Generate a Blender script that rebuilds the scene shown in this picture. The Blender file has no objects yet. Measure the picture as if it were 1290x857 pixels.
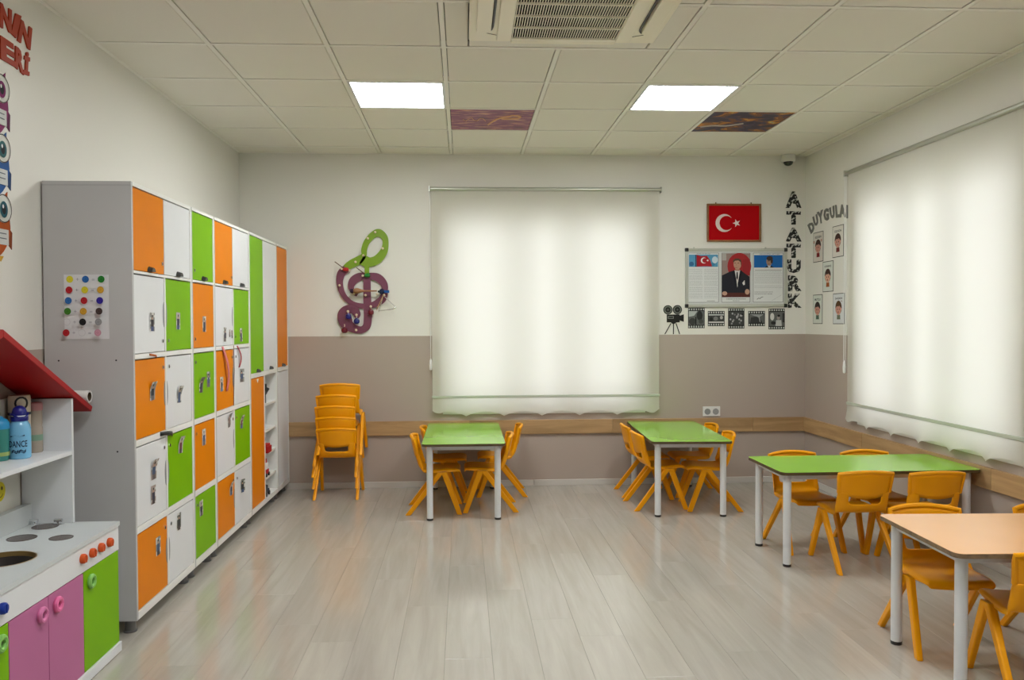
import bpy, bmesh, math, random
from mathutils import Vector, Matrix
random.seed(7)
S = bpy.context.scene
COL = S.collection

# ------------------------------------------------------------------ camera
YAW, PITCH, ROLL = 0.0513, 0.0213, -0.0043
FPX, CX = 1013.33, 635.73
cam_d = bpy.data.cameras.new('camera'); cam = bpy.data.objects.new('camera', cam_d); COL.objects.link(cam)
cam_d.sensor_fit = 'HORIZONTAL'; cam_d.sensor_width = 36.0
cam_d.lens = FPX / 1290 * 36.0
cam_d.shift_x = (645 - CX) / 1290
cam_d.clip_start = 0.05; cam_d.clip_end = 200
_r0 = Vector((math.cos(YAW), -math.sin(YAW), 0))
_fw = Vector((math.sin(YAW) * math.cos(PITCH), math.cos(YAW) * math.cos(PITCH), -math.sin(PITCH)))
_u0 = _r0.cross(_fw)
_R = math.cos(ROLL) * _r0 + math.sin(ROLL) * _u0
_U = -math.sin(ROLL) * _r0 + math.cos(ROLL) * _u0
M = Matrix.Identity(4)
for i in range(3):
    M[i][0] = _R[i]; M[i][1] = _U[i]; M[i][2] = -_fw[i]
M[0][3], M[1][3], M[2][3] = 0, 0, 1.4
cam.matrix_world = M
S.camera = cam

# ------------------------------------------------------------------ sky and exposure
SKY = 2.2
LAMP = 21.0
W = bpy.data.worlds.new('sky'); S.world = W; W.use_nodes = True
nt = W.node_tree; nt.nodes.clear()
_o = nt.nodes.new('ShaderNodeOutputWorld'); _b = nt.nodes.new('ShaderNodeBackground')
_t = nt.nodes.new('ShaderNodeTexCoord'); _s = nt.nodes.new('ShaderNodeSeparateXYZ'); _rp = nt.nodes.new('ShaderNodeValToRGB')
_rp.color_ramp.elements[0].position = 0.0; _rp.color_ramp.elements[0].color = (0.80, 0.79, 0.76, 1)
_rp.color_ramp.elements[1].position = 0.06; _rp.color_ramp.elements[1].color = (0.97, 0.985, 1.0, 1)
nt.links.new(_t.outputs['Generated'], _s.inputs[0]); nt.links.new(_s.outputs['Z'], _rp.inputs[0])
nt.links.new(_rp.outputs[0], _b.inputs['Color']); _b.inputs['Strength'].default_value = SKY
nt.links.new(_b.outputs[0], _o.inputs[0])
S.view_settings.view_transform = 'Standard'; S.view_settings.look = 'None'
S.view_settings.gamma = 1.0; S.view_settings.exposure = 0.65; S.view_settings.use_curve_mapping = False

# ------------------------------------------------------------------ room measures
XL, XR, YB, YF, H = -1.871, 2.981, 6.877, -1.6, 2.833
TONE = 1.292

def portal(loc, rot, sx, sz):
    l = bpy.data.lights.new('sky_portal', 'AREA'); l.shape = 'RECTANGLE'; l.size = sx; l.size_y = sz
    l.cycles.is_portal = True
    o = bpy.data.objects.new('sky_portal', l); COL.objects.link(o); o.location = loc; o.rotation_euler = rot
portal((0.695, YB + 0.27, 1.6), (-math.pi / 2, 0, 0), 1.75, 1.6)
portal((XR + 0.27, 5.0, 1.6), (0, math.pi / 2, 0), 1.6, 1.75)
portal((XR + 0.27, 2.2, 1.6), (0, math.pi / 2, 0), 1.6, 1.75)  # portal of the added out-of-view window

# ------------------------------------------------------------------ materials
_mc = {}
def srgb(c):
    return tuple((v / 255 / 12.92 if v / 255 <= 0.04045 else ((v / 255 + 0.055) / 1.055) ** 2.4) for v in c)
def mat(name, col, rough=0.5, metal=0.0, spec=0.5, coat=0.0, noise=0.0, nscale=8.0, bump=0.0, bscale=60.0, emit=None, es=1.0):
    if name in _mc: return _mc[name]
    m = bpy.data.materials.new(name); m.use_nodes = True
    t = m.node_tree; p = t.nodes['Principled BSDF']
    p.inputs['Base Color'].default_value = (*col, 1); p.inputs['Roughness'].default_value = rough
    p.inputs['Metallic'].default_value = metal; p.inputs['Specular IOR Level'].default_value = spec
    p.inputs['Coat Weight'].default_value = coat
    if noise > 0 or bump > 0:
        tc = t.nodes.new('ShaderNodeTexCoord')
    if noise > 0:
        n = t.nodes.new('ShaderNodeTexNoise'); n.inputs['Scale'].default_value = nscale; n.inputs['Detail'].default_value = 4
        r = t.nodes.new('ShaderNodeValToRGB')
        r.color_ramp.elements[0].position = .3; r.color_ramp.elements[1].position = .7
        r.color_ramp.elements[0].color = (*[max(0, c * (1 - noise)) for c in col], 1)
        r.color_ramp.elements[1].color = (*[min(1, c * (1 + noise)) for c in col], 1)
        t.links.new(tc.outputs['Object'], n.inputs['Vector']); t.links.new(n.outputs['Fac'], r.inputs[0])
        t.links.new(r.outputs[0], p.inputs['Base Color'])
    if bump > 0:
        n = t.nodes.new('ShaderNodeTexNoise'); n.inputs['Scale'].default_value = bscale; n.inputs['Detail'].default_value = 3
        b = t.nodes.new('ShaderNodeBump'); b.inputs['Strength'].default_value = bump; b.inputs['Distance'].default_value = 0.002
        t.links.new(tc.outputs['Object'], n.inputs['Vector']); t.links.new(n.outputs['Fac'], b.inputs['Height'])
        t.links.new(b.outputs[0], p.inputs['Normal'])
    if emit:
        p.inputs['Emission Color'].default_value = (*emit, 1); p.inputs['Emission Strength'].default_value = es
    _mc[name] = m
    return m
def ink(c, rough=0.6):
    """plain printed / painted colour given as sRGB 0-255"""
    return mat('ink_%02x%02x%02x' % tuple(c), srgb(c), rough, spec=.22)

def mat_wall():
    m = bpy.data.materials.new('wall_paint'); m.use_nodes = True; t = m.node_tree; p = t.nodes['Principled BSDF']
    g = t.nodes.new('ShaderNodeNewGeometry'); s = t.nodes.new('ShaderNodeSeparateXYZ')
    c = t.nodes.new('ShaderNodeMath'); c.operation = 'GREATER_THAN'; c.inputs[1].default_value = TONE
    mx = t.nodes.new('ShaderNodeMix'); mx.data_type = 'RGBA'
    mx.inputs['A'].default_value = (0.43, 0.36, 0.305, 1); mx.inputs['B'].default_value = (0.765, 0.745, 0.68, 1)
    n = t.nodes.new('ShaderNodeTexNoise'); n.inputs['Scale'].default_value = 90
    b = t.nodes.new('ShaderNodeBump'); b.inputs['Strength'].default_value = .08; b.inputs['Distance'].default_value = .002
    t.links.new(g.outputs['Position'], s.inputs[0]); t.links.new(s.outputs['Z'], c.inputs[0])
    t.links.new(c.outputs[0], mx.inputs['Factor']); t.links.new(mx.outputs['Result'], p.inputs['Base Color'])
    t.links.new(g.outputs['Position'], n.inputs['Vector']); t.links.new(n.outputs['Fac'], b.inputs['Height']); t.links.new(b.outputs[0], p.inputs['Normal'])
    p.inputs['Roughness'].default_value = .45; p.inputs['Specular IOR Level'].default_value = .35
    return m
def mat_wood(name, c1, c2, stretch, rough, scale=6.0, rnd=0.0, spec=.5, bump=.05):
    m = bpy.data.materials.new(name); m.use_nodes = True; t = m.node_tree; p = t.nodes['Principled BSDF']
    tc = t.nodes.new('ShaderNodeTexCoord'); oi = t.nodes.new('ShaderNodeObjectInfo')
    ml = t.nodes.new('ShaderNodeVectorMath'); ml.operation = 'MULTIPLY'; ml.inputs[1].default_value = stretch
    ad = t.nodes.new('ShaderNodeVectorMath'); ad.operation = 'ADD'
    sc = t.nodes.new('ShaderNodeMath'); sc.operation = 'MULTIPLY'; sc.inputs[1].default_value = 37.0
    n = t.nodes.new('ShaderNodeTexNoise'); n.inputs['Scale'].default_value = scale; n.inputs['Detail'].default_value = 6; n.inputs['Roughness'].default_value = .6; n.inputs['Distortion'].default_value = .6
    r = t.nodes.new('ShaderNodeValToRGB')
    r.color_ramp.elements[0].position = .32; r.color_ramp.elements[0].color = (*c1, 1)
    r.color_ramp.elements[1].position = .68; r.color_ramp.elements[1].color = (*c2, 1)
    hs = t.nodes.new('ShaderNodeHueSaturation')
    mr = t.nodes.new('ShaderNodeMapRange'); mr.inputs['To Min'].default_value = 1 - rnd; mr.inputs['To Max'].default_value = 1 + rnd
    t.links.new(tc.outputs['Object'], ml.inputs[0]); t.links.new(oi.outputs['Random'], sc.inputs[0]); t.links.new(ml.outputs[0], ad.inputs[0]); t.links.new(sc.outputs[0], ad.inputs[1])
    t.links.new(ad.outputs[0], n.inputs['Vector']); t.links.new(n.outputs['Fac'], r.inputs[0]); t.links.new(r.outputs[0], hs.inputs['Color'])
    t.links.new(oi.outputs['Random'], mr.inputs['Value']); t.links.new(mr.outputs[0], hs.inputs['Value']); t.links.new(hs.outputs[0], p.inputs['Base Color'])
    if bump:
        b = t.nodes.new('ShaderNodeBump'); b.inputs['Strength'].default_value = bump; b.inputs['Distance'].default_value = .001
        t.links.new(n.outputs['Fac'], b.inputs['Height']); t.links.new(b.outputs[0], p.inputs['Normal'])
    p.inputs['Roughness'].default_value = rough; p.inputs['Specular IOR Level'].default_value = spec
    _mc[name] = m
    return m
def mat_blind():
    m = bpy.data.materials.new('blind_fabric'); m.use_nodes = True; t = m.node_tree; t.nodes.clear()
    o = t.nodes.new('ShaderNodeOutputMaterial'); d = t.nodes.new('ShaderNodeBsdfDiffuse'); tr = t.nodes.new('ShaderNodeBsdfTranslucent')
    mx = t.nodes.new('ShaderNodeMixShader'); mx.inputs[0].default_value = .5
    d.inputs['Color'].default_value = (.81, .80, .69, 1); tr.inputs['Color'].default_value = (.92, .885, .885, 1)
    t.links.new(d.outputs[0], mx.inputs[1]); t.links.new(tr.outputs[0], mx.inputs[2]); t.links.new(mx.outputs[0], o.inputs[0])
    return m
def mat_glass():
    m = bpy.data.materials.new('window_glass'); m.use_nodes = True; t = m.node_tree; t.nodes.clear()
    o = t.nodes.new('ShaderNodeOutputMaterial'); a = t.nodes.new('ShaderNodeBsdfTransparent'); g = t.nodes.new('ShaderNodeBsdfGlossy')
    f = t.nodes.new('ShaderNodeFresnel'); f.inputs[0].default_value = 1.45; mx = t.nodes.new('ShaderNodeMixShader')
    a.inputs['Color'].default_value = (.93, .95, .94, 1); g.inputs['Roughness'].default_value = .02
    t.links.new(f.outputs[0], mx.inputs[0]); t.links.new(a.outputs[0], mx.inputs[1]); t.links.new(g.outputs[0], mx.inputs[2]); t.links.new(mx.outputs[0], o.inputs[0])
    return m
def mat_ramp(name, stops, scale=(1, 1, 1), nscale=6.0, rough=.6, detail=4, kind='noise', constant=False, dist=0.0):
    m = bpy.data.materials.new(name); m.use_nodes = True; t = m.node_tree; p = t.nodes['Principled BSDF']
    tc = t.nodes.new('ShaderNodeTexCoord'); ml = t.nodes.new('ShaderNodeVectorMath'); ml.operation = 'MULTIPLY'; ml.inputs[1].default_value = scale
    n = t.nodes.new('ShaderNodeTexNoise'); n.inputs['Scale'].default_value = nscale; n.inputs['Detail'].default_value = detail; n.inputs['Distortion'].default_value = dist
    r = t.nodes.new('ShaderNodeValToRGB'); cr = r.color_ramp
    if constant: cr.interpolation = 'CONSTANT'
    while len(cr.elements) < len(stops): cr.elements.new(.5)
    for e, (pos, c) in zip(cr.elements, stops): e.position = pos; e.color = (*srgb(c), 1)
    t.links.new(tc.outputs['Object'], ml.inputs[0]); t.links.new(ml.outputs[0], n.inputs['Vector']); t.links.new(n.outputs['Fac'], r.inputs[0]); t.links.new(r.outputs[0], p.inputs['Base Color'])
    p.inputs['Roughness'].default_value = rough
    return m

M_WALL = mat_wall()
M_FLOOR = mat_wood('floor_laminate', (.385, .352, .302), (.455, .418, .363), (1.0, .07, 1.0), .13, 18.0, .035, .85, 0)
M_RAIL_X = mat_wood('oak_rail', (.30, .18, .075), (.50, .32, .15), (.10, 1.0, 1.0), .5, 14.0, .14)
M_RAIL_Y = mat_wood('oak_rail_side', (.30, .18, .075), (.50, .32, .15), (1.0, .10, 1.0), .5, 14.0, .14)
M_TILE = mat('ceiling_tile', (.80, .765, .68), .9, bump=.25, bscale=150, spec=.1)
M_TBAR = mat('ceiling_bar', (.84, .81, .73), .5)
M_VOID = mat('ceiling_void', (.05, .05, .045), .9)
M_BASE = mat('skirting_white', (.60, .57, .52), .45)
M_PVC = mat('window_pvc', (.80, .79, .74), .4)
M_BLIND = mat_blind(); M_GLASS = mat_glass()
M_ALU = mat('satin_aluminium', (.55, .56, .50), .35, .85)
M_CHROME = mat('chrome', (.75, .76, .78), .15, 1.0)
M_WHITE = mat('white_melamine', (.76, .77, .78), .32, noise=.015, nscale=3)
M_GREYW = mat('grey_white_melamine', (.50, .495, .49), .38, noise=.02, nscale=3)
M_EDGE = mat('white_edge_band', (.82, .81, .77), .4)
M_ORANGE = mat('orange_laminate', (.78, .225, .002), .34, spec=.10, noise=.03, nscale=4)
M_GREEN = mat('green_laminate', (.20, .46, .002), .34, spec=.08, noise=.03, nscale=4)
M_TGREEN = mat('green_table_laminate', (.27, .58, .04), .11, spec=.8, noise=.02, nscale=4)
M_TPEACH = mat('peach_table_laminate', (.82, .42, .17), .16, spec=.7, noise=.02, nscale=4)
M_TEDGE = mat('brown_table_edge', (.085, .055, .02), .5, noise=.2, nscale=30)
M_PEDGE = mat('plywood_table_edge', (.22, .145, .075), .5, noise=.3, nscale=40)
M_PINK = mat('mauve_laminate', (.50, .15, .31), .36, spec=.15, noise=.03, nscale=4)
M_CHAIR = mat('orange_yellow_plastic', (.90, .365, .001), .34, spec=.3, noise=.03, nscale=5, bump=.05, bscale=300)
M_STEEL = mat('white_painted_steel', (.74, .75, .76), .35)
M_BLACK = mat('black_plastic', (.012, .012, .012), .4)
M_DARK = mat('dark_gap', (.03, .028, .025), .8)
M_RED = mat('red_laminate', (.33, .003, .005), .38, spec=.25, noise=.05, nscale=5)
M_PAPER = mat('white_paper', (.80, .80, .79), .7)
M_LAMP = mat('led_diffuser', (.9, .9, .9), .5, emit=(.95, .98, 1.0), es=LAMP)

# ------------------------------------------------------------------ mesh helpers
class MB:
    def __init__(s): s.v = []; s.f = []; s.m = []
    def add(s, verts, faces, mi=0):
        b = len(s.v); s.v += [tuple(v) for v in verts]
        for f in faces: s.f.append(tuple(b + i for i in f)); s.m.append(mi)
        return s
    def box(s, a, b, mi=0):
        x0, y0, z0 = a; x1, y1, z1 = b
        return s.add([(x0, y0, z0), (x1, y0, z0), (x1, y1, z0), (x0, y1, z0), (x0, y0, z1), (x1, y0, z1), (x1, y1, z1), (x0, y1, z1)],
                     [(0, 3, 2, 1), (4, 5, 6, 7), (0, 1, 5, 4), (1, 2, 6, 5), (2, 3, 7, 6), (3, 0, 4, 7)], mi)
    def hexa(s, q0, q1, mi=0):
        return s.add(list(q0) + list(q1), [(3, 2, 1, 0), (4, 5, 6, 7), (0, 1, 5, 4), (1, 2, 6, 5), (2, 3, 7, 6), (3, 0, 4, 7)], mi)
    def cyl(s, p0, p1, r0, r1=None, n=16, mi=0, cap=True):
        r1 = r0 if r1 is None else r1; p0 = Vector(p0); p1 = Vector(p1); d = (p1 - p0).normalized()
        a = d.orthogonal().normalized(); b = d.cross(a)
        vs = []
        for p, r in ((p0, r0), (p1, r1)):
            for i in range(n):
                t = 2 * math.pi * i / n; vs.append(p + a * (r * math.cos(t)) + b * (r * math.sin(t)))
        fs = [(i, (i + 1) % n, n + (i + 1) % n, n + i) for i in range(n)]
        if cap: fs += [tuple(range(n - 1, -1, -1)), tuple(range(n, 2 * n))]
        return s.add(vs, fs, mi)
    def lathe(s, prof, c=(0, 0, 0), n=20, mi=0, axis='z', caps=True):
        """prof: list of (radius, height[, mat])"""
        vs = []
        for r, h in [p[:2] for p in prof]:
            for i in range(n):
                t = 2 * math.pi * i / n; a, b = r * math.cos(t), r * math.sin(t)
                v = {'z': (a, b, h), 'x': (h, a, b), 'y': (b, h, a)}[axis]
                vs.append((c[0] + v[0], c[1] + v[1], c[2] + v[2]))
        base = len(s.v); s.v += vs
        for k in range(len(prof) - 1):
            m = prof[k][2] if len(prof[k]) > 2 else mi
            for i in range(n):
                j = (i + 1) % n
                s.f.append((base + k * n + i, base + k * n + j, base + (k + 1) * n + j, base + (k + 1) * n + i)); s.m.append(m)
        if caps and prof[0][0] > 1e-6: s.f.append(tuple(base + i for i in range(n - 1, -1, -1))); s.m.append(prof[0][2] if len(prof[0]) > 2 else mi)
        L = len(prof) - 1
        if caps and prof[L][0] > 1e-6: s.f.append(tuple(base + L * n + i for i in range(n))); s.m.append(prof[L][2] if len(prof[L]) > 2 else mi)
        return s
    def tube(s, path, r, n=8, mi=0, closed=False, rs=None):
        P = [Vector(p) for p in path]; vs = []; N = len(P)
        up = None
        for k, p in enumerate(P):
            if closed: d = (P[(k + 1) % N] - P[k - 1])
            else: d = (P[min(k + 1, N - 1)] - P[max(k - 1, 0)])
            d.normalize()
            if up is None: up = d.orthogonal().normalized()
            up = (up - d * up.dot(d)).normalized(); b = d.cross(up); rr = rs[k] if rs else r
            for i in range(n):
                t = 2 * math.pi * i / n; vs.append(p + up * (rr * math.cos(t)) + b * (rr * math.sin(t)))
        fs = []
        for k in range(N if closed else N - 1):
            k2 = (k + 1) % N
            for i in range(n):
                j = (i + 1) % n; fs.append((k * n + i, k * n + j, k2 * n + j, k2 * n + i))
        if not closed: fs += [tuple(range(n - 1, -1, -1)), tuple((N - 1) * n + i for i in range(n))]
        return s.add(vs, fs, mi)
    def prism(s, poly, a, b, plane='xy', mi=0, mside=None):
        """extrude a 2D polygon between a and b along the remaining axis"""
        def P(u, v, w): return {'xy': (u, v, w), 'xz': (u, w, v), 'yz': (w, u, v)}[plane]
        n = len(poly); vs = [P(u, v, a) for u, v in poly] + [P(u, v, b) for u, v in poly]
        s.add(vs, [tuple(range(n - 1, -1, -1)), tuple(range(n, 2 * n))], mi)
        base = len(s.v) - 2 * n
        for i in range(n):
            j = (i + 1) % n; s.f.append((base + i, base + j, base + n + j, base + n + i)); s.m.append(mi if mside is None else mside)
        return s
    def grid(s, rows, mi=0, skip=None):
        R = len(rows); C_ = len(rows[0]); vs = [p for r in rows for p in r]; fs = []
        for i in range(R - 1):
            for j in range(C_ - 1):
                if skip and skip(i, j): continue
                fs.append((i * C_ + j, i * C_ + j + 1, (i + 1) * C_ + j + 1, (i + 1) * C_ + j))
        return s.add(vs, fs, mi)
    def mesh(s, name, mats):
        me = bpy.data.meshes.new(name); me.from_pydata(s.v, [], s.f)
        for m in mats: me.materials.append(m)
        for p, i in zip(me.polygons, s.m): p.material_index = i
        bm = bmesh.new(); bm.from_mesh(me); bmesh.ops.recalc_face_normals(bm, faces=bm.faces); bm.to_mesh(me); bm.free()
        me.update(); return me
    def build(s, name, mats, parent=None, smooth=False, bevel=0.0, seg=2, loc=None, sharp=40, fix=True):
        if not isinstance(mats, (list, tuple)): mats = [mats]
        me = s.mesh(name, mats)
        if smooth:
            me.polygons.foreach_set('use_smooth', [True] * len(me.polygons))
            me.set_sharp_from_angle(angle=math.radians(sharp))
        return link(name, me, parent, bevel, seg, loc)
def link(name, me, parent=None, bevel=0.0, seg=2, loc=None):
    o = bpy.data.objects.new(name, me); COL.objects.link(o)
    if parent is not None: o.parent = parent
    if loc is not None: o.location = loc
    if bevel > 0:
        b = o.modifiers.new('bevel', 'BEVEL'); b.width = bevel; b.segments = seg; b.limit_method = 'ANGLE'; b.angle_limit = math.radians(40)
        b.harden_normals = False
    return o
def tag(o, label=None, cat=None, group=None, kind=None):
    if label: o['label'] = label
    if cat: o['category'] = cat
    if group: o['group'] = group
    if kind: o['kind'] = kind
    return o
def thing(name, label, cat, loc=(0, 0, 0), rz=0.0, group=None):
    o = bpy.data.objects.new(name, None); COL.objects.link(o); o.empty_display_size = .05
    o.location = loc; o.rotation_euler = (0, 0, rz)
    return tag(o, label, cat, group)
def dup(root, loc=None, rz=None, label=None, group=None):
    def cp(o, parent):
        c = o.copy(); COL.objects.link(c)
        if parent is not None: c.parent = parent
        for k in KIDS.get(o.name, []): cp(k, c)
        return c
    r = cp(root, None)
    if loc is not None: r.location = loc
    if rz is not None: r.rotation_euler = (0, 0, rz)
    if label: r['label'] = label
    if group: r['group'] = group
    return r
KIDS = {}
def index_kids(root):
    KIDS.clear()
    def rec(o):
        KIDS[o.name] = list(o.children)
        for c in o.children: rec(c)
    rec(root)

def smooth_path(pts, n=8, closed=False):
    out = []; N = len(pts)
    for i in range(N if closed else N - 1):
        p0 = pts[i - 1] if (i > 0 or closed) else pts[0]; p1 = pts[i]; p2 = pts[(i + 1) % N]; p3 = pts[(i + 2) % N] if (closed or i + 2 < N) else p2
        for k_ in range(n):
            t = k_ / n; out.append(tuple(.5 * (2 * p1[a] + (p2[a] - p0[a]) * t + (2 * p0[a] - 5 * p1[a] + 4 * p2[a] - p3[a]) * t * t + (3 * p1[a] - p0[a] - 3 * p2[a] + p3[a]) * t ** 3) for a in range(len(p1))))
    if not closed: out.append(pts[-1])
    return out
# flat prints -----------------------------------------------------------------
ORI = {'back': (Vector((1, 0, 0)), Vector((0, 0, 1)), Vector((0, -1, 0))),
       'left': (Vector((0, 1, 0)), Vector((0, 0, 1)), Vector((1, 0, 0))),
       'right': (Vector((0, -1, 0)), Vector((0, 0, 1)), Vector((-1, 0, 0)))}
class Flat:
    """thin coloured shapes lying on a plane: origin + u*U + v*V, stacked by layer"""
    def __init__(s, ori, eps=.0005):
        s.U, s.V, s.N = ORI[ori]; s.mb = MB(); s.mats = []; s.l = 0; s.eps = eps
    def mi(s, c):
        m = c if isinstance(c, bpy.types.Material) else ink(c)
        if m not in s.mats: s.mats.append(m)
        return s.mats.index(m)
    def P(s, u, v, lift=0): return s.U * u + s.V * v + s.N * (s.eps * s.l + lift)
    def poly(s, pts, c):
        s.l += 1; s.mb.add([s.P(*p) for p in pts], [tuple(range(len(pts)))], s.mi(c)); return s
    def rect(s, u0, v0, u1, v1, c): return s.poly([(u0, v0), (u1, v0), (u1, v1), (u0, v1)], c)
    def ell(s, u, v, a, b, c, n=20, t0=0, t1=360):
        full = abs(t1 - t0) >= 360
        k = n if full else n + 1
        return s.poly([(u + a * math.cos(math.radians(t0 + (t1 - t0) * i / n)), v + b * math.sin(math.radians(t0 + (t1 - t0) * i / n))) for i in range(k)], c)
    def ring(s, u, v, a, w, c, n=24):
        s.l += 1; pts = []
        for i in range(n):
            t = 2 * math.pi * i / n; pts += [s.P(u + a * math.cos(t), v + a * math.sin(t)), s.P(u + (a - w) * math.cos(t), v + (a - w) * math.sin(t))]
        s.mb.add(pts, [(2 * i, 2 * ((i + 1) % n), 2 * ((i + 1) % n) + 1, 2 * i + 1) for i in range(n)], s.mi(c)); return s
    def line(s, pts, w, c):
        s.l += 1
        for (a, b) in zip(pts[:-1], pts[1:]):
            d = Vector((b[0] - a[0], b[1] - a[1])); 
            if d.length < 1e-9: continue
            d.normalize(); n = Vector((-d.y, d.x)) * w / 2
            s.mb.add([s.P(a[0] + n.x, a[1] + n.y), s.P(b[0] + n.x, b[1] + n.y), s.P(b[0] - n.x, b[1] - n.y), s.P(a[0] - n.x, a[1] - n.y)], [(0, 1, 2, 3)], s.mi(c))
        return s
    def text(s, txt, quad, c, bold=.02):
        s.l += 1; vs, fs = glyphs(txt, bold, 0)
        s.mb.add([s.P(*bil(quad, a, b)) for a, b, _ in vs], fs, s.mi(c)); return s
    def build(s, name, parent, loc=None): return s.mb.build(name, s.mats, parent, loc=loc)
_gc = {}
def glyphs(txt, bold=.02, ext=0.0, shear=0.0):
    """outline of a text as vertices normalised to the unit box"""
    k = (txt, bold, ext, shear)
    if k in _gc: return _gc[k]
    c = bpy.data.curves.new('g', 'FONT'); c.body = txt; c.offset = bold; c.extrude = ext; c.resolution_u = 2; c.shear = shear
    o = bpy.data.objects.new('g', c); COL.objects.link(o)
    bpy.context.view_layer.update()
    me = bpy.data.meshes.new_from_object(o.evaluated_get(bpy.context.evaluated_depsgraph_get()))
    vs = [v.co.copy() for v in me.vertices]; fs = [tuple(p.vertices) for p in me.polygons]
    x0 = min(v.x for v in vs); x1 = max(v.x for v in vs); y0 = min(v.y for v in vs); y1 = max(v.y for v in vs)
    out = [((v.x - x0) / (x1 - x0), (v.y - y0) / (y1 - y0), (0 if ext == 0 else (1 if v.z > 0 else 0))) for v in vs]
    bpy.data.objects.remove(o); bpy.data.curves.remove(c); bpy.data.meshes.remove(me)
    _gc[k] = (out, fs); return _gc[k]
def bil(q, a, b):
    """quad given TL, TR, BR, BL -> point"""
    tl, tr, br, bl = q
    return tuple((tl[i] * (1 - a) + tr[i] * a) * b + (bl[i] * (1 - a) + br[i] * a) * (1 - b) for i in (0, 1))
def Q(u0, v0, u1, v1): return ((u0, v1), (u1, v1), (u1, v0), (u0, v0))
def letter(name, txt, ori, base, quad, thick, material, label, group, bold=.03):
    """one solid letter on a wall, its own object; origin at the quad's centre"""
    U, V, N = ORI[ori]; vs, fs = glyphs(txt, bold, .05)
    cu = sum(q[0] for q in quad) / 4; cv = sum(q[1] for q in quad) / 4
    mb = MB(); mb.add([U * (bil(quad, a, b)[0] - cu) + V * (bil(quad, a, b)[1] - cv) + N * (thick * w) for a, b, w in vs], fs)
    o = mb.build(name, material, None, loc=Vector(base) + U * cu + V * cv)
    return tag(o, label, 'letter', group)

# ================================================================== SETTING
def slab(name, a, b, m, parent=None, kind='structure', bevel=0):
    c = [(p + q) / 2 for p, q in zip(a, b)]
    o = MB().box([p - k for p, k in zip(a, c)], [p - k for p, k in zip(b, c)]).build(name, m, parent, loc=c, bevel=bevel)
    if kind: o['kind'] = kind
    return o
# walls with their openings -------------------------------------------------
WT = .24
OZ0, OZ1 = .650, 2.42
def wall_open(name, horiz, at, a0, a1, holes):
    """wall slab with rectangular window openings. horiz: runs along x at y=at, else along y at x=at"""
    mb = MB()
    def bx(p0, p1, z0, z1):
        if horiz: mb.box((p0, at, z0), (p1, at + WT, z1))
        else: mb.box((at, p0, z0), (at + WT, p1, z1))
    p = a0
    for h0, h1 in holes:
        bx(p, h0, 0, H + .1); bx(h0, h1, 0, OZ0); bx(h0, h1, OZ1, H + .1); p = h1
    bx(p, a1, 0, H + .1)
    o = mb.build(name, M_WALL); o['kind'] = 'structure'; return o
WX = (-.18, 1.57)                 # back window opening
WY1 = (4.12, 5.93); WY2 = (1.30, 3.10)  # WY1: right window opening; WY2: unseen opening added to let in light
wall_open('wall_back', True, YB, XL - .2, XR + WT, [WX])
wall_open('wall_right', False, XR, YF - .2, YB, [WY2, WY1])
slab('wall_left', (XL - .2, YF - .2, 0), (XL, YB, H + .1), M_WALL)
slab('wall_front', (XL, YF - .2, 0), (XR, YF, H + .1), M_WALL)
# floor: one base with every plank a piece of its own -----------------------
floor = slab('floor', (XL - .2, YF - .2, -.12), (XR + WT, YB + WT, -.012), M_DARK)
PW, PL = .1985, 1.285
_pm = {}
def plank_mesh(w, l):
    k = (round(w, 3), round(l, 3))
    if k not in _pm:
        g = .0003; c = .0006
        a = [(-w / 2 + g, -l / 2 + g), (w / 2 - g, -l / 2 + g), (w / 2 - g, l / 2 - g), (-w / 2 + g, l / 2 - g)]
        b = [(x - c * (1 if x > 0 else -1), y - c * (1 if y > 0 else -1)) for x, y in a]
        mb = MB(); mb.add([(x, y, -.008) for x, y in a] + [(x, y, -c) for x, y in a] + [(x, y, 0) for x, y in b],
                          [(0, 1, 5, 4), (1, 2, 6, 5), (2, 3, 7, 6), (3, 0, 4, 7), (4, 5, 9, 8), (5, 6, 10, 9), (6, 7, 11, 10), (7, 4, 8, 11), (8, 9, 10, 11)])
        _pm[k] = mb.mesh('plank', [M_FLOOR])
    return _pm[k]
_x = XL
rr = 0
while _x < XR - .01:
    w = min(PW, XR - _x); y = YF - [0, .43, .86, .21, .64, 1.07][rr % 6]
    while y < YB - .01:
        y0 = max(y, YF); y1 = min(y + PL, YB)
        if y1 - y0 > .02:
            o = bpy.data.objects.new('plank', plank_mesh(w, y1 - y0)); COL.objects.link(o); o.parent = floor
            o.location = Vector((_x + w / 2, (y0 + y1) / 2, 0)) - floor.location
        y += PL
    _x += w; rr += 1
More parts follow.
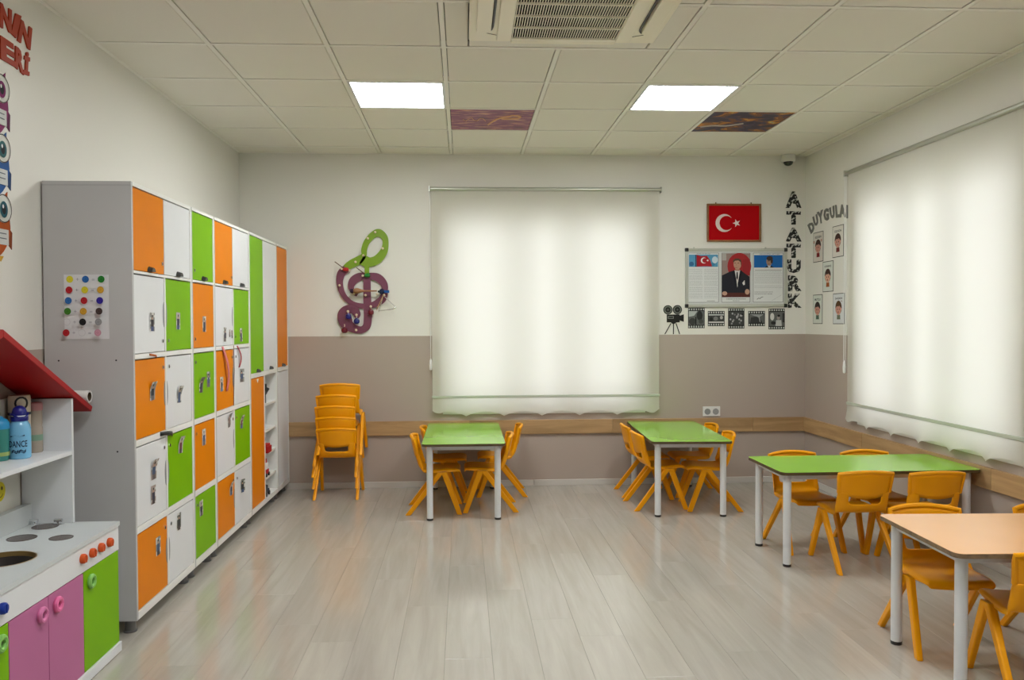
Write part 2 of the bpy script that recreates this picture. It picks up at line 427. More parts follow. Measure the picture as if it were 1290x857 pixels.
# ceiling: grid of bars with loose tiles ------------------------------------
GX0, GY0 = -.094, 6.623
ceil = slab('ceiling', (XL - .2, YF - .2, H + .05), (XR + WT, YB + WT, H + .12), M_VOID)
CL = ceil.location
gx = [GX0 + .6 * j for j in range(-3, 6)]; gx[0] = XL
gy = [GY0 - .6 * k for k in range(14)] 
cols = [(XL, gx[1])] + [(gx[i], gx[i + 1]) for i in range(1, 8)] + [(gx[8], XR)]
rows = [(GY0, YB)] + [(gy[k + 1], gy[k]) for k in range(13)] + [(YF, gy[13])]
LIGHTS = [(-1, 3), (2, 3), (-1, 8), (2, 8)]       # (column j, row k) of the lamps
ART = {(0, 2): 'a', (3, 2): 'b'}
AC = {(0, 5), (1, 5), (0, 6), (1, 6)}
BW = .024
for gxx in gx[1:]:
    for (b0, b1) in ([(YF, YB)] if abs(gxx - .506) > .01 else [(YF, 3.023), (4.223, YB)]):
        MB().box((-BW / 2, b0, 0), (BW / 2, b1, .03)).build('ceiling_bar', M_TBAR, ceil, loc=Vector((gxx, 0, H)) - CL)
for k in range(14):
    segs = [(XL, XR)]
    if k == 5: segs = [(XL, .035), (.965, XR)]
    for b0, b1 in segs:
        MB().box((b0, -BW / 2, 0), (b1, BW / 2, .03)).build('ceiling_cross_bar', M_TBAR, ceil, loc=Vector((0, gy[k], H + .0005)) - CL)
for nm, a, b in (('trim_1', (XL, YF, H), (XL + .022, YB, H + .03)), ('trim_2', (XR - .022, YF, H), (XR, YB, H + .03)), ('trim_3', (XL, YB - .022, H), (XR, YB, H + .03))):
    slab(nm, a, b, M_TBAR)
M_ARTA = mat_ramp('purple_art_print', [(.30, (74, 70, 58)), (.40, (120, 52, 92)), (.52, (142, 72, 104)), (.60, (196, 138, 120)), (.70, (205, 160, 120))], (1.5, 7, 1), 5.0, .5, 5)
M_ARTB = mat_ramp('autumn_art_print', [(.32, (38, 36, 58)), (.44, (58, 52, 84)), (.50, (122, 74, 32)), (.58, (196, 128, 44)), (.66, (206, 186, 90)), (.74, (40, 120, 150))], (1, 1.4, 1), 7.0, .5, 5, constant=True, dist=.8)
_tm = {}
def tile_mesh(w, l, m):
    k = (round(w, 3), round(l, 3), m.name)
    if k not in _tm:
        mb = MB(); g = .0158; e = .004
        a = [(-w / 2 + g, -l / 2 + g), (w / 2 - g, -l / 2 + g), (w / 2 - g, l / 2 - g), (-w / 2 + g, l / 2 - g)]
        b = [(x - e * (1 if x > 0 else -1), y - e * (1 if y > 0 else -1)) for x, y in a]
        mb.add([(x, y, .016) for x, y in a] + [(x, y, .002) for x, y in a] + [(x, y, -.001) for x, y in b],
               [(3, 2, 1, 0), (0, 1, 5, 4), (1, 2, 6, 5), (2, 3, 7, 6), (3, 0, 4, 7), (4, 5, 9, 8), (5, 6, 10, 9), (6, 7, 11, 10), (7, 4, 8, 11), (8, 9, 10, 11)])
        _tm[k] = mb.mesh('ceiling_tile', [m])
    return _tm[k]
def put_tile(x0, x1, y0, y1, m=M_TILE, name='ceiling_tile'):
    o = bpy.data.objects.new(name, tile_mesh(x1 - x0, y1 - y0, m)); COL.objects.link(o); o.parent = ceil
    o.location = Vector(((x0 + x1) / 2, (y0 + y1) / 2, H + .003)) - CL; return o
for ci, (x0, x1) in enumerate(cols):
    for ri, (y0, y1) in enumerate(rows):
        j, k = ci - 3, ri          # k: row between gy[k] and gy[k-1]
        if (j, k) in LIGHTS or (j, k) in AC: continue
        a = ART.get((j, k))
        o = put_tile(x0, x1, y0, y1, {'a': M_ARTA, 'b': M_ARTB}.get(a, M_TILE), 'printed_tile' if a else 'ceiling_tile')
        if a == 'a':
            o['label'] = 'ceiling tile printed with a purple abstract picture'
            t = MB()
            P = [(-.02 + .13 * s, .12 - .22 * s - .06 * math.sin(3 * s), .0) for s in [i / 12 for i in range(13)]]
            P += [(.11 + .09 * math.sin(q), -.10 - .05 * math.cos(q), 0) for q in [i / 10 * 3.6 for i in range(1, 11)]]
            t.tube([(x, y, -.0015) for x, y, _ in P], .008, 6)
            t.tube([(-.2 + .02 * i, -.02 + .05 * math.sin(i * 1.7), -.0015) for i in range(9)], .003, 6)
            t.build('printed_swirl', ink((225, 178, 140)), o)
        if a == 'b':
            o['label'] = 'ceiling tile printed with a golden autumn tree picture'
            t = MB(); t.tube([(-.26 + .035 * i, .13 - .012 * i - .02 * math.sin(i * .9), -.0015) for i in range(9)], .008, 6)
            t.build('printed_branch', ink((205, 196, 190)), o)
for (x0, x1, y0, y1) in ((GX0, .035, 3.023, 3.623), (GX0, .035, 3.623, 4.223), (.965, 1.106, 3.023, 3.623), (.965, 1.106, 3.623, 4.223), (.035, .965, 4.041, 4.223)):
    put_tile(x0 if x0 < .03 else x0 - .012, x1 if x1 > 1.1 else x1 + .012, y0, y1)
def where(j, k):
    return {(-1, 3): 'lit square ceiling lamp left of the purple printed ceiling tile', (2, 3): 'lit square ceiling lamp beside the golden printed ceiling tile'}.get(
        (j, k), 'lit square ceiling lamp behind the camera, %s side, %s' % ('left' if j < 0 else 'right', 'nearer row' if k == 8 else 'farther row'))
for j, k in LIGHTS:
    x0, x1 = GX0 + .6 * j, GX0 + .6 * (j + 1); y0, y1 = gy[k], gy[k - 1]
    t = thing('ceiling_light', where(j, k), 'lamp', ((x0 + x1) / 2, (y0 + y1) / 2, H), group='square ceiling lamps')
    f = MB(); a, b = .286, .272
    for q in (((-a, -a, -.002), (a, -b, .02)), ((-a, b, -.002), (a, a, .02)), ((-a, -b, -.002), (-b, b, .02)), ((b, -b, -.002), (a, b, .02))): f.box(*q)
    f.build('frame', M_STEEL, t)
    MB().box((-b, -b, .003), (b, b, .012)).build('diffuser', M_LAMP, t)
# skirting and oak rail ------------------------------------------------------
sk = slab('baseboard_back', (XL, YB - .012, 0), (XR, YB, .004), M_BASE)
for a, b in ((XL, .598), (.601, XR - .012)):
    MB().box((a, -.012, 0), (b, 0, .05)).build('skirting_board', M_BASE, sk, loc=Vector((0, YB, 0)) - sk.location, bevel=.003)
sk = slab('baseboard_right', (XR - .012, YF, 0), (XR, YB, .004), M_BASE)
for a, b in ((YF, 2.2), (2.203, 4.6), (4.603, YB - .012)):
    MB().box((-.012, a, 0), (0, b, .05)).build('skirting_board', M_BASE, sk, loc=Vector((XR, 0, 0)) - sk.location, bevel=.003)
RZ0, RZ1, RT = .446, .567, .022
rl = slab('trim_4', (XL, YB - .006, RZ0 + .005), (XR, YB, RZ1 - .005), M_DARK)
xs = [XL, -1.2, .05, 1.28, 2.51, XR - RT - .001]
for a, b in zip(xs[:-1], xs[1:]):
    c = (a + b) / 2
    MB().box((a - c + .0006, -RT, RZ0), (b - c - .0006, 0, RZ1)).build('rail_board', M_RAIL_X, rl, loc=Vector((c, YB, 0)) - rl.location, bevel=.002)
rl = slab('trim_5', (XR - .006, YF, RZ0 + .005), (XR, YB, RZ1 - .005), M_DARK)
ys = [YF, .6, 2.1, 3.28, 4.36, 5.83, YB - .001]
for a, b in zip(ys[:-1], ys[1:]):
    c = (a + b) / 2
    MB().box((-RT, a - c + .0006, RZ0), (0, b - c - .0006, RZ1)).build('rail_board', M_RAIL_Y, rl, loc=Vector((XR, c, 0)) - rl.location, bevel=.002)
# windows ---------------------------------------------------------------------
def window(name, loc, rz, width):
    """frame with three sashes; local x along the wall, +y outwards"""
    t = bpy.data.objects.new(name, None); COL.objects.link(t); t.location = loc; t.rotation_euler = (0, 0, rz); t['kind'] = 'structure'
    w = width / 2; y0, y1 = .165, .225; zb, zt = OZ0 + .06, OZ1 - .11
    f = MB(); f.box((-w, y0, OZ0), (w, y1, zb)); f.box((-w, y0, zt), (w, y1, OZ1)); f.box((-w, y0, zb), (-w + .04, y1, zt)); f.box((w - .04, y0, zb), (w, y1, zt))
    m0, m1 = -w + .04 + .36 * (2 * w - .08), -w + .04 + .64 * (2 * w - .08)
    for m in (m0, m1): f.box((m - .014, y0, zb), (m + .014, y1, zt))
    f.build('window_frame', M_PVC, t, bevel=.004)
    edges = [(-w + .04, m0 - .014), (m0 + .014, m1 - .014), (m1 + .014, w - .04)]
    for a, b in edges:
        s = MB(); q = .024
        s.box((a, y0 - .01, zb), (a + q, y1 - .01, zt)); s.box((b - q, y0 - .01, zb), (b, y1 - .01, zt)); s.box((a + q, y0 - .01, zb), (b - q, y1 - .01, zb + q)); s.box((a + q, y0 - .01, zt - q), (b - q, y1 - .01, zt))
        so = s.build('sash', M_PVC, t, bevel=.004)
        MB().box((a + q, y0 + .02, zb + q), (b - q, y0 + .026, zt - q)).build('pane', M_GLASS, so)
    MB().box((-w + .002, -.01, OZ0 - .03), (w - .002, y0 - .0005, OZ0 - .0005)).build('window_sill', M_PVC, t, bevel=.004)
    return t
window('window_1', ((WX[0] + WX[1]) / 2, YB, 0), 0, WX[1] - WX[0])
window('window_2', (XR, (WY1[0] + WY1[1]) / 2, 0), -math.pi / 2, WY1[1] - WY1[0])
window('added_window', (XR, (WY2[0] + WY2[1]) / 2, 0), -math.pi / 2, WY2[1] - WY2[0])  # unseen window added as a light source outside the view
# roller blinds ---------------------------------------------------------------
def blind(label, loc, rz, chain_side=-1, curl=.006, w=.973):
    """local x along the wall, -y into the room, blind 1.95 wide; origin at wall plane, floor level"""
    t = thing('roller_blind', label, 'blind', loc, rz, 'roller blinds over the windows')
    top, bar, low = 2.522, .772, .592; yf = -.034
    r = MB(); r.cyl((-w - .012, -.045, top + .012), (w + .012, -.045, top + .012), .016, n=16)
    r.build('roller_tube', M_ALU, t, smooth=True)
    b = MB()
    for s in (-1, 1):
        x = s * (w + .016); b.box((x - .004, -.064, top - .012), (x + .004, 0, top + .034))
    b.build('bracket', M_ALU, t, bevel=.002)
    f = MB(); nx, nz = 24, 16
    f.grid([[(-w + 2 * w * i / nx, yf + .0025 * math.sin(i * .55) * (1 - k / nz) * .6 - .001 * math.sin(k), bar + (top - bar) * k / nz) for i in range(nx + 1)] for k in range(nz + 1)])
    f.build('fabric', M_BLIND, t, smooth=True)
    h = MB(); h.box((-w - .004, yf - .008, bar - .011), (w + .004, yf + .005, bar + .011)); h.build('hem_bar', mat('hem_bar_sage', (.50, .53, .44), .45), t, bevel=.003)
    k = MB(); n = 144; rowsv = []
    for q in range(5):
        row = []
        for i in range(n + 1):
            x = -w + 2 * w * i / n; p = (i / n * 6.0 + .12) % 1.0
            hgt = abs(math.sin(math.pi * p)) if True else 0
            hgt = hgt ** (.8)
            edge = min(1, (w - abs(x)) / .10)
            zb = low + .012 + .043 * hgt * edge + .05 * (1 - edge) ** 2
            s = q / 4
            row.append((x, yf - .001 - curl * s * s * math.sin(2 * math.pi * p) - .006 * s * s * hgt, bar - .005 + (zb - bar + .005) * s))
        rowsv.append(row)
    k.grid(rowsv); k.build('scalloped_skirt', M_BLIND, t, smooth=True)
    c = MB(); x = chain_side * (w + .013)
    c.tube([(x, -.045, top), (x, -.045, 1.02)], .0022, 6); c.tube([(x, -.058, top), (x, -.058, 1.02)], .0022, 6)
    c.build('pull_chain', M_PAPER, t)
    c = MB(); c.lathe([(.001, 1.0), (.011, 1.006), (.013, 1.05), (.010, 1.085), (.004, 1.10)], (x, -.052, 0), 12); c.build('chain_weight', M_PAPER, t, smooth=True)
    return t
blind('cream roller blind drawn down over the back wall window', (.709, YB, 0), 0, -1)
blind('cream roller blind drawn down over the right wall window', (XR, 5.021, 0), -math.pi / 2, -1, .016, 1.012)
blind('cream roller blind over the added unseen window on the right wall', (XR, 2.2, 0), -math.pi / 2, -1, .014)  # blind of the window added out of view for its light

# ================================================================== LOCKERS
LX = -1.475; LB = -1.862; LZ0, LZ1 = .062, 2.039
C5 = [M_ORANGE, M_WHITE, M_GREEN]
def photo_mesh(kind, seedn):
    rnd = random.Random(seedn)
    w, h = .058, .088; nx, nz = 5, 8
    bg = rnd.choice([(176, 168, 164), (150, 148, 142), (190, 186, 178), (120, 122, 112), (165, 150, 140)])
    body = rnd.choice([(60, 58, 70), (110, 62, 60), (70, 84, 110), (130, 112, 104), (48, 50, 52), (150, 96, 84)])
    leg = rnd.choice([(70, 84, 118), (74, 66, 64), (104, 94, 92)]); skin = (186, 142, 120); hair = (52, 38, 30)
    cols = [bg, body, leg, skin, hair, (214, 212, 206)]
    mb = MB()
    def P(u, v):
        lift = .0015
        if kind == 'curl': lift += .013 * max(0, (v - .45) / .55) ** 1.7 + .008 * (max(0, u - .3) ** 2) * v
        if kind == 'side': lift += .012 * u ** 2
        return (lift, (u - .5) * w * (1 - (.25 * max(0, v - .5) if kind == 'curl' else 0)), (v - .5) * h)
    pts = [P(i / nx, k / nz) for k in range(nz + 1) for i in range(nx + 1)]
    base = len(mb.v); mb.v += pts
    for k in range(nz):
        for i in range(nx):
            c = 0
            if 1 <= i <= 3:
                if k in (0, 1): c = 2
                elif k in (2, 3, 4): c = 1
            if i == 2 and k == 5: c = 3
            if i == 2 and k == 6: c = 4
            if (i in (0, 4) or k == 7) and rnd.random() < .3: c = 5
            mb.f.append((k * (nx + 1) + i, k * (nx + 1) + i + 1, (k + 1) * (nx + 1) + i + 1, (k + 1) * (nx + 1) + i)); mb.m.append(c)
    return mb.mesh('photo', [ink(c) for c in cols])
PSEED = [0]
def add_photo(door, fy, fz, w, h, kind='flat', scale=1.0):
    PSEED[0] += 1
    o = link('photo', photo_mesh(kind, PSEED[0]), door); o.location = (.0005, (fy - .5) * w, (fz - .5) * h)
    o.scale = (1, scale, scale)
    o.rotation_euler = (random.uniform(-.06, .06), 0, 0)
def door(root, y0, y1, z0, z1, m, lock=None, pull=None, handle=False, photos=(), slot=None, gap_top=.005):
    """inset door on the cabinet front; lock: ('l'|'r','t'|'b'), pull: 'l'|'r' finger cut-out"""
    w, h = y1 - y0, z1 - z0
    cy, cz = (y0 + y1) / 2, (z0 + z1) / 2
    d = MB().box((-.018, -w / 2 + .0015, -h / 2 + .002), (0, w / 2 - .0015, h / 2 - gap_top)).build('door', m, root, loc=Vector((LX - .0025, cy, cz)) - root.location, bevel=.0012)
    if lock:
        k = MB(); y = (-1 if lock[0] == 'l' else 1) * (w / 2 - .030); z = (1 if lock[1] == 't' else -1) * (h / 2 - .052)
        k.cyl((-.004, y, z), (.005, y, z), .0095, n=14); k.box((.005, y - .002, z - .006), (.006, y + .002, z + .006), 1)
        k.build('lock', [M_CHROME, M_BLACK], d, smooth=True)
    if pull:
        s = 1 if pull == 'r' else -1; n = 12
        pts = [(s * (w / 2 - .0015), .062)] + [(s * (w / 2 - .0015 - .017 * math.sin(math.pi * i / n)), .062 * math.cos(math.pi * i / n)) for i in range(1, n)] + [(s * (w / 2 - .0015), -.062)]
        MB().prism(pts, -.004, .0012, 'yz').build('finger_pull', mat('grey_pull', (.30, .30, .31), .4, .3), d)
    if handle:
        k = MB(); n = 10; R = .026
        for i in range(n):
            a0, a1 = math.pi * i / n, math.pi * (i + 1) / n
            k.add([(.0, R * math.cos(a0), R * math.sin(a0)), (.0, R * math.cos(a1), R * math.sin(a1)), (.022, .8 * R * math.cos(a1), .72 * R * math.sin(a1)), (.022, .8 * R * math.cos(a0), .72 * R * math.sin(a0))], [(0, 1, 2, 3)], 0)
            k.add([(.022, .8 * R * math.cos(a0), .72 * R * math.sin(a0)), (.022, .8 * R * math.cos(a1), .72 * R * math.sin(a1)), (.022, 0, 0)], [(0, 1, 2)], 0)
            k.add([(.0008, .92 * R * math.cos(a0), .9 * R * math.sin(a0)), (.0008, .92 * R * math.cos(a1), .9 * R * math.sin(a1)), (.0008, 0, 0)], [(0, 1, 2)], 1)
        k.build('cup_handle', [mat('grey_black_handle', (.06, .06, .06), .25, .4), M_BLACK], d, loc=(0, 0, -h / 2 + .003))
    for p in photos: add_photo(d, p[0], p[1], w, h, *(p[2:] if len(p) > 2 else ()))
    return d
def cabinet(label, y0, y1, cells, name='locker_cabinet'):
    """cells: list of dicts handled by caller; here only the carcass"""
    t = thing(name, label, 'cabinet', ((LX + LB) / 2, (y0 + y1) / 2, 0), group='locker cabinets along the left wall')
    L = t.location; T = .018
    def part(nm, a, b, m=M_WHITE, bev=.001): return MB().box([p - q for p, q in zip(a, L)], [p - q for p, q in zip(b, L)]).build(nm, m, t, bevel=bev)
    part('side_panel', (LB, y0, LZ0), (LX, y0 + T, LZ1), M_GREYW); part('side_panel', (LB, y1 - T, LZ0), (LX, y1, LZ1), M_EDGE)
    part('top_panel', (LB, y0 + T, LZ1 - T), (LX, y1 - T, LZ1), M_EDGE); part('bottom_panel', (LB, y0 + T, LZ0), (LX, y1 - T, LZ0 + .036), M_EDGE)
    part('back_panel', (LB, y0 + T, LZ0 + .036), (LB + .006, y1 - T, LZ1 - T), M_WHITE)
    for x in (LB + .05, LX - .05):
        for y in (y0 + .05, y1 - .05):
            f = MB(); f.lathe([(.030, 0), (.030, .006), (.024, .008), (.022, LZ0)], (0, 0, 0), 16); f.build('foot', M_BLACK if x < LX - .1 else mat('grey_foot', (.16, .16, .16), .4, .5), t, smooth=True, loc=Vector((x, y, 0)) - L)
    t['_T'] = T
    return t, part
ROWS = [(1.645, 2.021), (1.266, 1.630), (.876, 1.241), (.481, .845), (.101, .449)]
SHELF = [(1.630, 1.645), (1.241, 1.266), (.845, .876), (.449, .481)]
PH = {(1, 1): [(.57, .40)], (1, 2): [(.47, .415)], (1, 3): [(.52, .37)], (1, 4): [(.52, .19), (.80, .21, 'flat', .55), (.93, .2, 'flat', .5)], (1, 5): [(.46, .17)],
      (2, 1): [(.54, .57, 'curl')], (2, 2): [(.47, .44, 'curl')], (2, 3): [(.33, .50, 'curl'), (.70, .56)], (2, 4): [(.30, .43)], (2, 5): [(.43, .50, 'side')],
      (3, 1): [(.55, .63, 'curl', 1.1), (.53, .30)], (3, 2): [(.5, .80, 'curl')], (3, 3): [(.44, .76, 'flat', 1.05)], (3, 4): [(.70, .86, 'curl')], (3, 5): [(.42, .74, 'curl')],
      (4, 1): [(.67, .66)], (4, 2): [(.40, .80)], (4, 3): [(.27, .76)], (4, 4): [(.77, .74, 'curl')], (4, 5): [(.40, .64, 'side')]}
COLS = {1: (3.695, 4.069), 2: (4.073, 4.447), 3: (4.483, 4.846), 4: (4.882, 5.252), 5: (5.258, 5.632)}
LOCKSIDE = {1: 'r', 2: 'l', 3: 'l', 4: 'r', 5: 'l'}
def fill(root, part, cols):
    for z0, z1 in SHELF: part('shelf', (LB + .006, COLS[cols[0]][0], z0 + .001), (LX, COLS[cols[-1]][1], z1 - .001), M_EDGE)
    if len(cols) == 2:
        ym = (COLS[cols[0]][1] + COLS[cols[1]][0]) / 2
        for (z0, z1) in ROWS[1:]: part('divider', (LB + .006, ym - .009, z0), (LX, ym + .009, z1), M_EDGE)
    for ri, (z0, z1) in enumerate(ROWS):
        for c in cols:
            a, b = COLS[c]
            if len(cols) == 2 and ri > 0:
                if c == cols[0]: b -= .007
                else: a += .007
            m = C5[(ri * 1 + (c - 1) * 1) % 2] if False else None
            if ri == 0: m = {1: M_ORANGE, 2: M_WHITE, 3: M_GREEN, 4: M_ORANGE, 5: M_WHITE}[c]
            elif ri % 2 == 1: m = {1: M_WHITE, 2: M_GREEN, 3: M_ORANGE, 4: M_WHITE, 5: M_GREEN}[c]
            else: m = {1: M_ORANGE, 2: M_WHITE, 3: M_GREEN, 4: M_ORANGE, 5: M_WHITE}[c]
            lk = (LOCKSIDE[c], 'b' if ri <= 1 else 't')
            if ri == 0 and c in (2, 5): lk = None
            door(root, a, b, z0, z1, m, lk, (None if ri == 0 else ('r' if c in (1, 4) else ('l' if c == 2 else None))), ri == 0, PH.get((ri, c), ()))
UN = [(3.677, 4.465), (4.465, 4.864), (4.864, 5.650), (5.650, 6.458), (6.458, 6.862)]
ca, pa = cabinet('nearest locker cabinet, two columns of orange, white and green doors, bare grey end', *UN[0], None); fill(ca, pa, [1, 2])
MB().box((0, -.001, -.003), (.387, 0, .003)).build('panel_joint', mat('panel_joint_grey', (.42, .42, .42), .5), ca, loc=Vector((LB, UN[0][0], LZ1 - .018)) - ca.location)
for x in (-1.80, -1.55):
    for z in (1.24, .83): MB().cyl((0, -.0012, 0), (0, .004, 0), .004, n=10).build('screw_hole', M_BLACK, ca, loc=Vector((x, UN[0][0], z)) - ca.location)
cb, pb = cabinet('single column locker cabinet second from the near end, green top door', *UN[1], None); fill(cb, pb, [3])
cc, pc = cabinet('middle locker cabinet with two columns, pink straps hanging out of it', *UN[2], None); fill(cc, pc, [4, 5])
# tall cabinet: two high doors above, orange door and open shelves below
cd, pd = cabinet('tall cabinet with green and white upper doors and open toy shelves', *UN[3], None, 'tall_cabinet')
Y6, Y67, Y7 = 5.676, 6.035, 6.432
pd('shelf', (LB + .006, Y6 - .008, 1.018), (LX, Y7 + .008, 1.050), M_EDGE)
door(cd, Y6 - .006, Y67, 1.050, 2.021, M_GREEN, handle=True); door(cd, Y67 + .002, Y7 + .006, 1.050, 2.021, M_WHITE, handle=True)
pd('divider', (LB + .006, Y67, .098), (LX, Y67 + .018, 1.018), M_EDGE)
d6 = door(cd, Y6 - .006, Y67, .101, 1.018, M_ORANGE)
k = MB(); k.add([(0.0008, -.03, 0), (.0008, .03, 0), (.0008, 0, -.03)], [(0, 1, 2)]); k.build('finger_notch', M_PAPER, d6, loc=(0, 0, .445))
OSH = [.245, .425, .60, .80]
for z in OSH: pd('shelf', (LB + .006, Y67 + .018, z - .018), (LX - .012, Y7 + .008, z), M_EDGE)
ce, pe = cabinet('narrow end cabinet by the back wall, orange door over white door', *UN[4], None, 'narrow_cabinet')
pe('shelf', (LB + .006, 6.476, 1.018), (LX, 6.844, 1.050), M_EDGE)
door(ce, 6.476, 6.844, 1.050, 2.021, M_ORANGE, handle=True); door(ce, 6.476, 6.844, .101, 1.018, M_WHITE, handle=False)
# toys on the open shelves
def toy(label, z, y, x=LX - .045):
    return thing('toy', label, 'toy', (x, y, z))
t = toy('black toy figure on the top open shelf', OSH[3], 6.16)
k = MB(); k.box((-.02, -.03, 0), (.02, .03, .06)); k.lathe([(.0, .06), (.03, .075), (.032, .10), (.02, .13), (0, .138)], (0, 0, 0), 12); k.cyl((0, -.03, .05), (.03, -.06, .10), .012, n=8); k.cyl((0, .03, .05), (.03, .055, .11), .012, n=8); k.build('body', M_BLACK, t, smooth=True)
k = MB(); k.cyl((.03, -.06, .10), (.03, -.065, .15), .018, n=10); k.build('claw', M_BLACK, t)
t = toy('red toy box on the third open shelf', OSH[1], 6.17)
k = MB(); k.box((-.04, -.06, 0), (.05, .06, .05)); k.build('box', ink((170, 28, 30)), t, bevel=.004); MB().box((-.03, -.05, .0502), (.04, .05, .066)).build('lid', ink((196, 52, 48)), t, bevel=.003)
t = toy('red and white toy truck on the lowest open shelf', OSH[0], 6.16)
k = MB(); k.box((-.03, -.06, .014), (.03, .06, .05)); k.build('body', ink((178, 30, 34)), t, bevel=.004); MB().box((-.028, -.02, .0502), (.028, .05, .10)).build('cab', M_PAPER, t, bevel=.005); MB().box((-.02, -.015, .1002), (.02, .03, .13)).build('cargo', ink((178, 30, 34)), t)
for yy in (-.04, .04):
    for xx in (-.032, .032): MB().cyl((xx - .006, yy, .014), (xx + .006, yy, .014), .014, n=12).build('wheel', M_BLACK, t)
t = toy('dark toy car on the cabinet floor under the open shelves', LZ0 + .036, 6.16)
k = MB(); k.box((-.03, -.07, .016), (.03, .07, .045)); k.box((-.025, -.03, .045), (.025, .045, .075)); k.build('body', ink((62, 66, 74)), t, bevel=.006)
for yy in (-.045, .045):
    for xx in (-.032, .032): MB().cyl((xx - .006, yy, .016), (xx + .006, yy, .016), .016, n=12).build('wheel', M_BLACK, t)
# straps hanging out of the locker doors
def strap(label, pts, width, m, flat=False):
    t = MB(); P = [Vector(p) for p in pts]; e = Vector((0, 0, width / 2)) if flat else Vector((0, width / 2, 0)); rows_ = [[tuple(p - e), (p.x + .001, p.y, p.z), tuple(p + e)] for p in P]
    t.grid(rows_); c = P[0]; t.v = [tuple(Vector(v) - c) for v in t.v]
    o = t.build('bag_strap', m, None, smooth=True, loc=c); s = o.modifiers.new('solid', 'SOLIDIFY'); s.thickness = .003
    return tag(o, label, 'strap', 'straps hanging from lockers')
pk = mat('pink_webbing', srgb((214, 120, 120)), .7)
strap('wide pink bag strap hanging over an orange locker door', [(LX + .002 + .014 * math.sin(math.pi * i / 10), 5.01 + .09 * math.sin(math.pi * .62 * i / 10), 1.262 - .028 * i) for i in range(11)], .035, pk)
strap('short red bag strap hanging over a white locker door', [(LX + .002 + .010 * math.sin(math.pi * i / 8), 5.33 + .06 * math.sin(math.pi * .75 * i / 8), 1.258 - .018 * i) for i in range(9)], .022, mat('red_webbing', srgb((178, 74, 84)), .7))
strap('thin brown cord hanging down a locker divider', [(LX + .002 + .003 * math.sin(i), 5.247, 1.262 - .08 * i) for i in range(6)], .005, mat('brown_cord', srgb((120, 70, 60)), .7))
strap('black bag strap sticking out between two locker doors', [(LX + .001 + .02 * math.sin(math.pi * i / 6), 3.98 + .028 * i, .866 - .004 * i * i / 6) for i in range(7)], .020, M_BLACK, True)
strap('orange ribbon end poking out under the upper white locker door', [(LX + .001 + .016 * math.sin(math.pi * i / 5), 3.86 + .016 * i, 1.258 - .003 * i) for i in range(6)], .010, ink((178, 92, 40)), True)
# colour mixing chart taped on the locker end
ch = thing('colour_chart', 'paper chart of coloured dots taped on the grey locker end', 'poster', (-1.674, UN[0][0], 1.48))
MB().box((-.098, -.0012, -.144), (.096, -.0004, .143)).build('paper', mat('chart_paper', (.70, .70, .71), .6), ch)
f = Flat('back'); f.l = 3
DC = {'y': (212, 200, 44), 'b': (44, 100, 168), 'g': (32, 120, 40), 'r': (170, 26, 34), 'o': (200, 152, 44), 'n': (44, 30, 140), 'G': (66, 128, 38), 'k': (24, 22, 24), 'w': (196, 194, 196), 'e': (146, 148, 150), 'p': (196, 142, 158), 'd': (66, 50, 48)}
for r_, row in enumerate(['ybg', 'ryo', 'brn', 'God', 'wke', 'rwp']):
    for c_, ch_ in enumerate(row):
        u = -.072 + .069 * c_ - .0015 * r_; v = .122 - .0475 * r_
        if ch_ == 'w': f.ring(u, v, .015, .0012, (186, 184, 186))
        else: f.ell(u, v, .015, .0155, DC[ch_]); f.ring(u, v, .0085, .0012, tuple(min(255, k + 26) for k in DC[ch_]))
        if c_ < 2:
            f.line([(u + .028, v), (u + .040, v)], .002, (150, 148, 158))
            if c_ == 0: f.line([(u + .034, v - .006), (u + .034, v + .006)], .002, (150, 148, 158))
            else: f.line([(u + .028, v - .004), (u + .040, v - .004)], .002, (150, 148, 158))
f.build('printed_dots', ch, loc=(0, 0, 0))

# ================================================================== TABLES AND CHAIRS
def rounded(w, l, r, n=5):
    pts = []
    for cx, cy, a in ((w / 2 - r, l / 2 - r, 0), (-w / 2 + r, l / 2 - r, 90), (-w / 2 + r, -l / 2 + r, 180), (w / 2 - r, -l / 2 + r, 270)):
        for i in range(n + 1):
            t = math.radians(a + 90 * i / n); pts.append((cx + r * math.cos(t), cy + r * math.sin(t)))
    return pts
TH = .55
def table(label, loc, rz, w, l, mt, me, cat='table'):
    t = thing('activity_table', label, cat, loc, rz, 'small activity tables')
    k = MB(); k.prism(rounded(w, l, .035), TH - .018, TH - .0012, 'xy', 1); k.prism(rounded(w - .002, l - .002, .035), TH - .0012, TH, 'xy', 0)
    k.build('tabletop', [mt, me], t, smooth=True, sharp=30)
    ix, iy = w / 2 - .055, l / 2 - .065; z0, z1 = TH - .05, TH - .0185
    for a, b in (((-ix, -iy - .012, z0), (ix, -iy + .012, z1)), ((-ix, iy - .012, z0), (ix, iy + .012, z1)), ((-ix - .012, -iy, z0), (-ix + .012, iy, z1)), ((ix - .012, -iy, z0), (ix + .012, iy, z1))):
        MB().box(a, b).build('apron_rail', M_STEEL, t, bevel=.002)
    for sx in (-1, 1):
        for sy in (-1, 1):
            g = MB(); g.cyl((0, 0, .012), (0, 0, TH - .0185), .0225, n=20); lg = g.build('leg', M_STEEL, t, smooth=True, loc=(sx * ix, sy * iy, 0))
            MB().lathe([(.022, 0), (.0235, .003), (.0235, .014), (.0205, .016)], (0, 0, 0), 20).build('foot_cap', M_BLACK, lg, smooth=True)
    return t
table('green table under the back window, next to the chair stack', (-.002, 6.24, 0), 0, .592, 1.20, M_TGREEN, M_TEDGE)
table('green table under the wall socket in the back right corner', (1.655, 6.225, 0), math.radians(-3), .58, 1.20, M_TGREEN, M_TEDGE)
